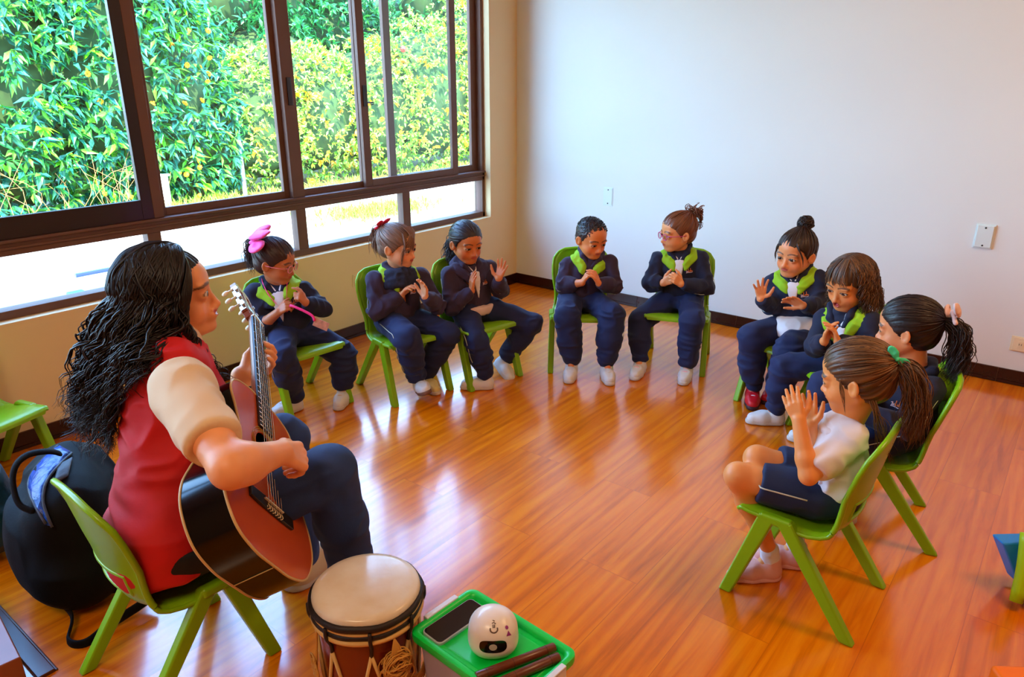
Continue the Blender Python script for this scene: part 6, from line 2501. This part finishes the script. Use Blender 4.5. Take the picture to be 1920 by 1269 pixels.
    for i in range(70):                      # front edge framing the face
        y0 = -.16
        Q = [H.onscalp(V(rg.uniform(.1, .5), -.05, 1), 1.08), H.onscalp(V(.62, -.62, .55), 1.10), H.W((.20 + rg.uniform(-.06, .03), -.385, .08)), H.W((.11 + rg.uniform(-.07, .05), -.42, -.16)), H.W((.10 + rg.uniform(-.10, .08), -.43, -.40)), H.W((.06 + rg.uniform(-.12, .1), -.42, -.62))]
        Q = [Q[0] if np.linalg.norm(Q[0] - hc) > .5 * hh and False else H.W(Q[0]), H.W(Q[1])] + Q[2:]
        W1 = bez(Q, 60)
        gk = np.clip(np.linspace(-1.0, 1.2, len(W1)), 0, 1)[:, None]
        W2 = wave(W1, .008, .06, 1700 + i, grow=False)
        W1 = W1 * (1 - gk) + W2 * gk
        locks.append((W1, .0042 * np.interp(np.linspace(0, 1, len(W1)), [0, .2, .8, 1], [.8, 1.1, .9, .15]) * rg.uniform(.6, 1.2)))
    pc.append(strands(locks, n=4))
    hair_object(wb, pc, rgb(17, 10, 12), .5)

# ---------------------------------------------------------------- drum, box lid with things on it, bags, cushions
if want('props'):
    # goatskin hand drum
    dc = floor_at(686, 1095, .31)
    R_ = .1225
    d = empty('hand_drum', (dc[0], dc[1], -.09), label='red brown wooden hand drum with pale skin head and fibre ropes', cat='drum')
    SKIND = mat('drum_skin', rgb(240, 238, 232), 0.2, noise=(7, 0.3), two=rgb(214, 190, 146), bump=(30, 0.2, 0.002))
    WOOD = mat('drum_wood', rgb(120, 34, 12), 0.25, coat=0.3, noise=(5, 0.35))
    HIDE = mat('dark_hide', rgb(34, 20, 14), 0.6, noise=(25, 0.5), bump=(60, 0.5, 0.003))
    ROPE = mat('cream_rope', rgb(222, 178, 104), 0.75, bump=(150, 0.5, 0.002))
    TWINE = mat('fibre_twine', rgb(206, 148, 62), 0.8)
    MB().lathe([(.106, .09), (.108, .12), (.110, .2), (.114, .30), (.1155, .37)], 40).build('shell', WOOD, d, smooth=50)
    MB().lathe([(R_ - .003, .372), (R_ + .001, .384), (R_ - .001, .394), (R_ - .006, .399), (R_ - .02, .401), (.02, .402)], 48).build('drum_head', SKIND, d, smooth=60)
    def ring_at(z, r, tr, m, name, wob=0.0):
        P_ = [((r + wob * math.sin(9 * a)) * math.cos(a), (r + wob * math.sin(9 * a)) * math.sin(a), z + wob * math.sin(5 * a)) for a in np.linspace(0, 2 * PI, 60, endpoint=False)]
        MB().tube(P_, tr, 8, closed=True).build(name, m, d, smooth=True)
    ring_at(.378, R_ + .001, .0085, HIDE, 'hide_hoop', .0012)
    ring_at(.363, R_ - .001, .0045, ROPE, 'tension_ring')
    ring_at(.354, R_ - .001, .0070, HIDE, 'hide_hoop', .001)
    ring_at(.341, R_ - .001, .0075, ROPE, 'rope_ring')
    cang = math.atan2(CAM[1] - dc[1], CAM[0] - dc[0])
    sh_r = lambda z: float(np.interp(z, [.09, .12, .2, .30, .37], [.106, .108, .110, .114, .1155]))
    def onshell(a, z, o=.004):
        return ((sh_r(z) + o) * math.cos(cang + a), (sh_r(z) + o) * math.sin(cang + a), z)
    b = MB()
    tops = np.linspace(-PI, PI, 8, endpoint=False) + .78
    for a in tops:
        for s in (1, -1):
            b.tube([onshell(a, .30), onshell(a + s * .2, .2), onshell(a + s * .39, .115), onshell(a + s * .39, .097)], .0042, 6)
    b.build('tension_rope', ROPE, d, smooth=True)
    for a in tops:
        b = MB()
        b.tube(bez([onshell(a, .372, .016), onshell(a, .345, .016), onshell(a + .015, .32, .006), onshell(a, .298, .004)], 10), .0042, 6)
        b.build('black_loop', HIDE, d, smooth=True)
    rgk = np.random.default_rng(4)
    b = MB()
    for i in range(70):
        t = np.linspace(0, rgk.uniform(4, 9), 22)
        ph, ra = rgk.uniform(0, 6.28), rgk.uniform(.010, .030)
        c_ = np.array(onshell(.42 + rgk.normal(0, .05), .262 + rgk.normal(0, .010), .022 + rgk.normal(0, .004)))
        ax = unit(V(math.cos(cang + .4), math.sin(cang + .4), rgk.normal(0, .4)))
        e1 = unit(np.cross(ax, V(0, 0, 1)))
        e2 = np.cross(ax, e1)
        b.tube(c_ + ra * (np.cos(t + ph)[:, None] * e1 + np.sin(t * 1.0 + ph)[:, None] * e2) + ax * (rgk.normal(0, .006, (22, 1))).cumsum(0) * .25, .0016, 5)
    for i in range(26):
        a0 = .42 + rgk.normal(0, .05)
        P_ = [onshell(a0, .25, .02), onshell(a0 + .16, .215 + rgk.normal(0, .006), .026), onshell(a0 + .48, .20 + rgk.normal(0, .010), .03), onshell(a0 + .82, .235 + rgk.normal(0, .014), .03)]
        b.tube(bez(P_, 14), .0016, 5)
        P_ = [onshell(.42, .335, .01), onshell(.42 + rgk.normal(0, .04), .30, .02), onshell(.42 + rgk.normal(0, .06), .27, .02)]
        b.tube(bez(P_, 8), .0018, 5)
    b.build('twine_knot', TWINE, d, smooth=True)
    b = MB()
    for i in range(12):
        t = np.linspace(0, 7, 24)
        c_ = np.array(onshell(-1.28 + rgk.normal(0, .05), .215 + rgk.normal(0, .012), .022))
        e1, e2 = V(0, 0, 1), unit(V(-math.sin(cang - 1.3), math.cos(cang - 1.3), 0))
        b.tube(c_ + rgk.uniform(.010, .022) * (np.cos(t)[:, None] * e1 + np.sin(t)[:, None] * e2) + rgk.normal(0, .001, (24, 3)), .0022, 5)
    b.tube(bez([onshell(-1.28, .34), onshell(-1.3, .28, .01), onshell(-1.28, .2, .02), onshell(-1.2, .12, .012), onshell(-1.1, .10)], 20), .0026, 6)
    b.build('twine_coil', TWINE, d, smooth=True)

    # storage box with green lid
    ZL = .230
    A_, B_, C_ = floor_at(885, 1098, ZL), floor_at(775, 1190, ZL), floor_at(1087, 1222, ZL)
    X_, Y_ = unit(C_ - A_), unit(B_ - A_)
    Y_ = unit(Y_ - X_ * (X_ @ Y_))
    LX, LY = np.linalg.norm(C_ - A_), float((B_ - A_) @ Y_)
    o = A_ + X_ * LX / 2 + Y_ * LY / 2
    bx = empty('storage_box', (o[0], o[1], 0), label='storage box with bright green lid and white clips beside the drum', cat='storage box')
    GREEN = mat('green_lid', rgb(0, 214, 74), 0.32, spec=.5)
    CLEAR = mat('frosted_plastic', rgb(206, 196, 206), 0.35, trans=.35)
    CLIP = mat('clip_plastic', rgb(222, 224, 232), 0.3)
    fr = (V(o[0], o[1], 0), X_, Y_, np.cross(X_, Y_))
    flip = fr[3][2] < 0
    if flip:
        Y_ = -Y_
        fr = (fr[0], X_, Y_, np.cross(X_, Y_))
    def rrect(hx, hy, r, k=8):
        out = []
        for cx, cy, a0 in ((hx - r, hy - r, 0), (-hx + r, hy - r, PI / 2), (-hx + r, -hy + r, PI), (hx - r, -hy + r, 1.5 * PI)):
            for a in np.linspace(a0, a0 + PI / 2, k):
                out.append((cx + r * math.cos(a), cy + r * math.sin(a)))
        return out
    hx, hy = LX / 2, LY / 2
    m3 = lambda p, z: fr[0] + X_ * p[0] + Y_ * p[1] + V(0, 0, z)
    loops = [(hx - .002, hy - .002, .022, ZL - .022), (hx, hy, .024, ZL - .010), (hx - .001, hy - .001, .023, ZL - .002), (hx - .005, hy - .005, .020, ZL), (hx - .012, hy - .012, .016, ZL), (hx - .017, hy - .017, .014, ZL - .003),
             (hx - .020, hy - .020, .013, ZL - .013), (hx - .030, hy - .030, .012, ZL - .0145), (hx - .033, hy - .033, .011, ZL - .013), (hx - .036, hy - .036, .010, ZL - .0145)]
    vv, ff = [], []
    for L_ in loops:
        vv += [m3(p, L_[3]) for p in rrect(L_[0], L_[1], L_[2])]
    n_ = 32
    for i in range(len(loops) - 1):
        for j in range(n_):
            ff.append((i * n_ + j, i * n_ + (j + 1) % n_, (i + 1) * n_ + (j + 1) % n_, (i + 1) * n_ + j))
    ff.append(tuple((len(loops) - 1) * n_ + j for j in range(n_)))
    vv += [m3(p, ZL - .022) for p in rrect(hx - .005, hy - .005, .02)]
    for j in range(n_):
        ff.append((len(loops) * n_ + j, len(loops) * n_ + (j + 1) % n_, (j + 1) % n_, j))
    ff.append(tuple(len(loops) * n_ + j for j in range(n_))[::-1])
    MB().add(vv, ff).build('lid', GREEN, bx, smooth=45, world=True)
    loops = [(hx - .026, hy - .026, .022, .0), (hx - .014, hy - .014, .022, ZL - .022)]
    vv, ff = [], []
    for L_ in loops:
        vv += [m3(p, L_[3]) for p in rrect(L_[0], L_[1], L_[2])]
    ff = [(j, (j + 1) % n_, n_ + (j + 1) % n_, n_ + j) for j in range(n_)] + [tuple(range(n_))[::-1], tuple(range(n_, 2 * n_))]
    MB().add(vv, ff).build('tub', CLEAR, bx, smooth=45, world=True)
    for s in (1, -1):
        q = MB().prism([(s * (hx - .008), -.050), (s * (hx + .006), -.050), (s * (hx + .006), .050), (s * (hx - .008), .050)], ZL - .004, ZL + .004, fr)
        q.prism([(s * (hx + .001), -.050), (s * (hx + .006), -.050), (s * (hx + .006), .050), (s * (hx + .001), .050)], ZL - .055, ZL + .003, fr)
        q.build('clip', CLIP, bx, bevel=.002, world=True)
    ZF = ZL - .0145
    # phone
    pa, pb, pc_ = floor_at(789, 1181, ZF + .01), floor_at(882, 1119, ZF + .01), floor_at(821, 1210, ZF + .01)
    px_, py_ = unit(pb - pa), unit(pc_ - pa)
    py_ = unit(py_ - px_ * (px_ @ py_))
    pl, pw = np.linalg.norm(pb - pa), float((pc_ - pa) @ py_)
    pc0 = (pa + px_ * pl / 2 + py_ * pw / 2) * V(1, 1, 0)
    ph = empty('phone', pc0 + V(0, 0, ZF), label='dark screened phone in a pale case lying on the green lid', cat='phone')
    pz = np.cross(px_, py_)
    if pz[2] < 0:
        py_, pz = -py_, -pz
    pf = (pc0, px_, py_, pz)
    MB().prism(rrect(pl / 2, pw / 2, .012), ZF, ZF + .0085, pf).build('case', mat('phone_case', rgb(176, 178, 190), .3), ph, bevel=.002, world=True)
    MB().prism(rrect(pl / 2 - .003, pw / 2 - .003, .010), ZF + .0086, ZF + .0094, pf).build('screen', mat('phone_screen', rgb(30, 24, 26), .06), ph, world=True)
    # small white round-cornered gadget with a face
    gc = floor_at(925, 1212, ZF)
    gt = unit((CAM - gc) * V(1, 1, 0))
    gt = rot((0, 0, 1), .02) @ gt
    gl = V(-gt[1], gt[0], 0)
    GQ = np.stack([gt, gl, V(0, 0, 1)], 1)
    s_ = .052
    S = Sdf(gc - .09, gc + V(.09, .09, .12), .0022)
    gs = .90
    for sx in (1, -1):
        for sy in (1, -1):
            S.cone(gc + GQ @ (V(.018 * sx, .020 * sy, .034) * gs), gc + GQ @ (V(.014 * sx, .016 * sy, .058) * gs), .036 * gs, .036 * gs, .035)
    S.cut(gc + V(0, 0, .003), V(0, 0, -1), .004)
    v, q = S.mesh(2)
    gb = fast_mesh('music_box', v - gc, q, mat('white_gadget', rgb(240, 234, 228), .25), None, world=False)
    gb.location = gc
    tag(gb, 'small round white speaker with oval black front panel on green lid', 'speaker')
    def patch(pts2, name, m, lift=.0008, dirn=None, org=None, parent=None):
        """Thin printed shape laid on the gadget: 2-D points on the view of its surface."""
        P_ = []
        for a, e in pts2:
            dd = GQ @ V(math.cos(e) * math.cos(a), math.cos(e) * math.sin(a), math.sin(e))
            p = surf(S, gc + V(0, 0, .040), dd, .1)
            P_.append(p + dd * lift)
        c0 = surf(S, gc + V(0, 0, .040), sum(unit(p - gc - V(0, 0, .04)) for p in P_), .1)
        c0 = c0 + unit(c0 - gc - V(0, 0, .04)) * lift
        n2 = len(P_)
        ca, ce = np.mean([p[0] for p in pts2]), np.mean([p[1] for p in pts2])
        vs, fs = [c0], []
        rings = (.25, .5, .75, 1.0)
        for fr_ in rings:
            for a, e in pts2:
                dd = GQ @ V(math.cos(ce + (e - ce) * fr_) * math.cos(ca + (a - ca) * fr_), math.cos(ce + (e - ce) * fr_) * math.sin(ca + (a - ca) * fr_), math.sin(ce + (e - ce) * fr_))
                vs.append(surf(S, gc + V(0, 0, .040), dd, .1) + dd * lift)
        for i in range(n2):
            j = (i + 1) % n2
            fs.append((0, 1 + i, 1 + j))
            for k in range(len(rings) - 1):
                fs.append((1 + k * n2 + i, 1 + (k + 1) * n2 + i, 1 + (k + 1) * n2 + j, 1 + k * n2 + j))
        return MB().add(vs, fs).build(name, m, gb, smooth=True, world=True)
    oval = [(-.03 + .56 * np.sign(math.cos(t)) * abs(math.cos(t)) ** .6, .12 + .27 * np.sign(math.sin(t)) * abs(math.sin(t)) ** .75) for t in np.linspace(0, 2 * PI, 40, endpoint=False)]
    patch(oval, 'front_panel', mat('gloss_black', rgb(10, 9, 10), .12), .0010)
    patch([(-.03 + .16 * math.cos(t), (.12 + .14 * math.sin(t))) for t in np.linspace(0, 2 * PI, 24, endpoint=False)], 'lens', mat('lens_grey', rgb(196, 188, 178), .3), .0018)
    PUR = mat('purple_print', rgb(150, 50, 140), .4)
    patch([(.72 + .09 * math.cos(t), .74 + .07 * math.sin(t)) for t in np.linspace(0, 2 * PI, 16, endpoint=False)], 'purple_mark', PUR)
    patch([(.72, .62), (.56, .46), (.80, .40)], 'purple_mark', PUR)
    b = MB()
    ink = mat('brown_print', rgb(104, 84, 72), .5)
    def stroke(pts2, r=.0012):
        P_ = [surf(S, gc + V(0, 0, .040), GQ @ V(math.cos(e) * math.cos(a), math.cos(e) * math.sin(a), math.sin(e)), .1) for a, e in pts2]
        b.tube(P_, r, 5)
    stroke([(.02 + .20 * math.cos(t), .82 + .13 * math.sin(t)) for t in np.linspace(-3.4, .3, 14)], .0016)
    stroke([(-.10, 1.02), (.02, 1.06), (.16, 1.0)])
    stroke([(-.03, .98), (-.02, .86)])
    stroke([(.08, .98), (.06, .86)])
    stroke([(.12, 1.1), (-.06, 1.14)])
    b.build('printed_emblem', ink, gb, smooth=True, world=True)
    # two claves
    CLW = mat('clave_wood', rgb(112, 50, 22), .35, noise=(14, .4), coat=.15)
    for (x0, y0, x1, y1, lab) in ((893, 1262, 1040, 1206, 'brown wooden clave lying on green lid, nearer the white speaker'), (893, 1292, 1048, 1224, 'brown wooden clave lying on green lid, nearer the picture bottom')):
        r_c = .0105
        a_, b__ = floor_at(x0, y0, ZF + r_c + .012), floor_at(x1, y1, ZF + r_c + .012)
        a_[2] = b__[2] = ZF + r_c + .002
        if y0 > 1280:
            a_[2] = b__[2] = ZF + r_c + .002
        dr = unit(b__ - a_)
        q = MB().tube([a_, a_ + dr * .002, b__ - dr * .002, b__], [r_c * .85, r_c, r_c, r_c * .85], 18)
        L_ = np.linalg.norm(b__ - a_)
        for t in (.12, .45, .88):
            q.tube([a_ + dr * L_ * t, a_ + dr * (L_ * t + .0012)], r_c + .0002, 18, m=1)
        tag(q.build('clave', [CLW, mat('clave_line', rgb(60, 28, 16), .5)], smooth=40), lab, 'clave', 'claves on the green lid')

    # dark backpack behind the woman's chair, with satin lined pocket
    BLK = mat('black_nylon', rgb(5, 5, 6), .75, spec=.2, bump=(180, .3, .002), noise=(8, .3))
    GREYN = mat('grey_nylon', rgb(58, 58, 66), .6, bump=(180, .3, .002))
    SATIN = mat('blue_satin', rgb(10, 76, 176), .3, noise=(22, .5), bump=(26, .8, .01))
    TEAL = mat('teal_nylon', rgb(12, 66, 84), .5, noise=(9, .4), bump=(26, .6, .01))
    bc = V(1.00, -3.40, 0)
    Xb, Yb, Zb = unit(V(.80, -.35, -.12)), unit(V(.45, .9, 0)), unit(V(.12, -.08, 1))
    Yb = unit(np.cross(Zb, Xb))
    QB = np.stack([Xb, Yb, unit(np.cross(Xb, Yb))], 1)
    bw_ = lambda x, y, z: bc + QB @ V(x, y, z)
    S = Sdf(bc + V(-.45, -.4, -.02), bc + V(.45, .4, .62), .006)
    S.chain([bw_(-.13, 0, .14), bw_(.12, 0, .14)], [.135, .13], .05)
    S.chain([bw_(-.14, 0, .24), bw_(.10, 0, .27)], [.115, .11], .06)
    S.cone(bw_(-.10, .01, .31), bw_(.06, .01, .32), .065, .065, .05)
    S.ell(bw_(.02, -.11, .18), (.13, .06, .13), QB, .04)
    S.cut(V(0, 0, .004), V(0, 0, -1), .01)
    v, q = cloth(S, .010, 9, seed=3)
    v[:, 2] = np.maximum(v[:, 2], 0)
    bag = fast_mesh('backpack', v - bc, q, BLK, None, world=False)
    bag.location = bc
    tag(bag, 'bulky black backpack with blue satin pocket on the floor behind the woman', 'backpack')
    onbag = lambda a, e, l=.006, c=(0, 0, .22): surf(S, bw_(*c), QB @ V(math.cos(e) * math.cos(a), math.cos(e) * math.sin(a), math.sin(e)), .4) + QB @ V(math.cos(e) * math.cos(a), math.cos(e) * math.sin(a), math.sin(e)) * l
    def strip(rows_, name, m):
        k_, nn = len(rows_), len(rows_[0])
        vv = np.array(rows_).reshape(-1, 3)
        ff = [(i * nn + j, i * nn + j + 1, (i + 1) * nn + j + 1, (i + 1) * nn + j) for i in range(k_ - 1) for j in range(nn - 1)]
        o_ = MB().add(vv, ff).build(name, m, bag, smooth=True, world=True)
        md = o_.modifiers.new('thick', 'SOLIDIFY')
        md.thickness = .006
        md.offset = 0
        return o_
    def onbag_px(px, py, lift=.004):
        dd = unit(ray(px, py))
        t = np.arange(1.2, 4.5, .003)
        X = CAM + t[:, None] * dd
        I = np.round((X - S.lo) / S.h).astype(int)
        ok = ((I >= 0) & (I < S.n)).all(1)
        F = np.ones(len(t))
        F[ok] = S.F[I[ok, 0], I[ok, 1], I[ok, 2]]
        k = np.argmax(F < 0)
        if not (F < 0).any():
            k = np.argmin(F)
        return X[k] - dd * (lift + .010)
    mid = bez([(122, 842), (96, 866), (72, 898), (68, 930), (80, 962), (92, 985)], 24)
    wdt = np.interp(np.arange(len(mid)), [0, len(mid) * .5, len(mid)], [15, 17, 6])
    rows_ = []
    for o_ in np.linspace(-1, 1, 5):
        rows_.append([onbag_px(m_[0] + o_ * w_ * .8, m_[1] + o_ * w_ * .45, .002 + .003 * (j % 2)) for j, (m_, w_) in enumerate(zip(mid, wdt))])
    strip(rows_, 'satin_pocket', SATIN)
    strip([[onbag_px(110 + 26 * x_ - 8 * y_, 872 - 14 * x_ + 34 * y_, .002) for x_ in np.linspace(0, 1, 6)] for y_ in np.linspace(0, 1, 5)], 'top_panel', GREYN)
    b = MB()
    for o_ in (-1.05, 1.05):
        b.tube([onbag_px(m_[0] + o_ * w_ * .8, m_[1] + o_ * w_ * .45, .006) for m_, w_ in zip(mid, wdt)], .004, 6)
    b.build('zip_edge', GREYN, bag, smooth=True, world=True)
    dh = depth(onbag_px(60, 930)) - .03
    P_ = bez([at(66, 960, dh), at(36, 945, dh), at(24, 905, dh), at(30, 872, dh), at(54, 852, dh + .01), at(92, 846, dh + .05), at(112, 850, dh + .09)], 30)
    MB().tube(P_, .011, 8, squash=.5).build('carry_handle', BLK, bag, smooth=True, world=True)
    f1, f2, f3, f4 = floor_at(133, 1150, .03), floor_at(128, 1200, .012), floor_at(160, 1206, .010), floor_at(205, 1172, .02)
    P_ = bez([bw_(.14, -.10, .10), f1, f2, f3, f4, f4 + V(.0, .12, .03), bw_(.16, 0, .06)], 36)
    MB().tube(P_, .014, 8, squash=.3).build('shoulder_strap', BLK, bag, smooth=True, world=True)
    # dark teal bag at the very left
    tc_ = floor_at(-25, 1040)
    S2 = Sdf(tc_ + V(-.25, -.25, -.02), tc_ + V(.25, .25, .45), .006)
    S2.cone(tc_ + V(-.05, -.03, .11), tc_ + V(.02, .02, .12), .11, .105, .03).cone(tc_ + V(-.05, 0, .22), tc_ + V(.0, .02, .24), .085, .08, .06)
    S2.cut(V(0, 0, .004), V(0, 0, -1), .01)
    v, q = cloth(S2, .009, 10, seed=9)
    v[:, 2] = np.maximum(v[:, 2], 0)
    t2 = fast_mesh('satchel', v - tc_, q, TEAL, None, world=False)
    t2.location = tc_
    tag(t2, 'dark teal soft bag beside the black backpack, cut by the left picture edge', 'bag')

    # wooden block and threshold strip at the lower left
    PL = mat('reddish_wood', rgb(150, 78, 52), .35, noise=(7, .25))
    zb = .12
    k0 = floor_at(39, 1231, zb)
    q = MB().box((-.40, -.26, 0), (0, 0, zb))
    q.v = [x @ rot((0, 0, 1), -.12).T for x in q.v]
    ob = q.build('wooden_box', PL, bevel=.004)
    ob.location = (k0[0], k0[1], 0)
    tag(ob, 'low reddish wooden box cut off at the lower left corner', 'box')
    q = MB().box((0.02, -3.675, 0), (1.36, -3.635, .010)).box((0.02, -3.635, 0), (1.36, -3.628, .005))
    o_ = q.build('trim_1', mat('dark_strip', rgb(96, 44, 20), .3, noise=(9, .3)), bevel=.003)
    o_['kind'] = 'structure'

    # bright soft shapes at the right edge
    BLUE = mat('blue_vinyl', rgb(0, 140, 240), .4)
    YG = mat('lime_vinyl', rgb(176, 226, 0), .4)
    PURP = mat('purple_vinyl', rgb(120, 0, 96), .4)
    ORG = mat('orange_vinyl', rgb(255, 124, 0), .45)
    a0, a1, a2 = floor_at(1880, 1019, .16), floor_at(1955, 1017, .16), floor_at(1909, 1095, .02)
    e = empty('play_cushion', (a2 + a1 * 0) * V(1, 1, 0) + V(.1, .05, 0), label='soft play block in blue, lime and purple at the right picture edge', cat='play block')
    a3 = a2 + V(.16, .02, 0)
    n_ = unit(np.cross(a1 - a0, a2 - a0))
    if n_ @ (CAM - a0) < 0:
        n_ = -n_
    bk = -n_ * .05
    MB().add([a0, a1, a3, a2, a0 + bk, a1 + bk, a3 + bk, a2 + bk], [(3, 2, 1, 0), (4, 5, 6, 7), (0, 1, 5, 4), (1, 2, 6, 5), (2, 3, 7, 6), (3, 0, 4, 7)]).build('blue_panel', BLUE, e, bevel=.006, world=True)
    l0, l1 = floor_at(1926, 1000, .20), floor_at(1905, 1128, .022)
    MB().tube(bez([l0, l0 * .5 + l1 * .5 + V(.004, 0, 0), l1], 8), [.017] * len(bez([l0, l0, l1], 8)), 10).build('lime_edge', YG, e, smooth=True, world=True)
    MB().box((0, -.02, 0), (.20, .06, .06), c=floor_at(1914, 1132, .0) + V(.006, .0, .0)).build('purple_panel', PURP, e, bevel=.008, world=True)
    c0 = floor_at(1856, 1243, .05)
    q = MB().box((0, -.30, 0), (.36, 0, .05))
    q.v = [x @ rot((0, 0, 1), math.radians(35)).T for x in q.v]
    ob = q.build('floor_cushion', ORG, bevel=.012, seg=3)
    ob.location = (c0[0], c0[1], 0)
    tag(ob, 'flat orange floor cushion cut off at the lower right corner', 'cushion')
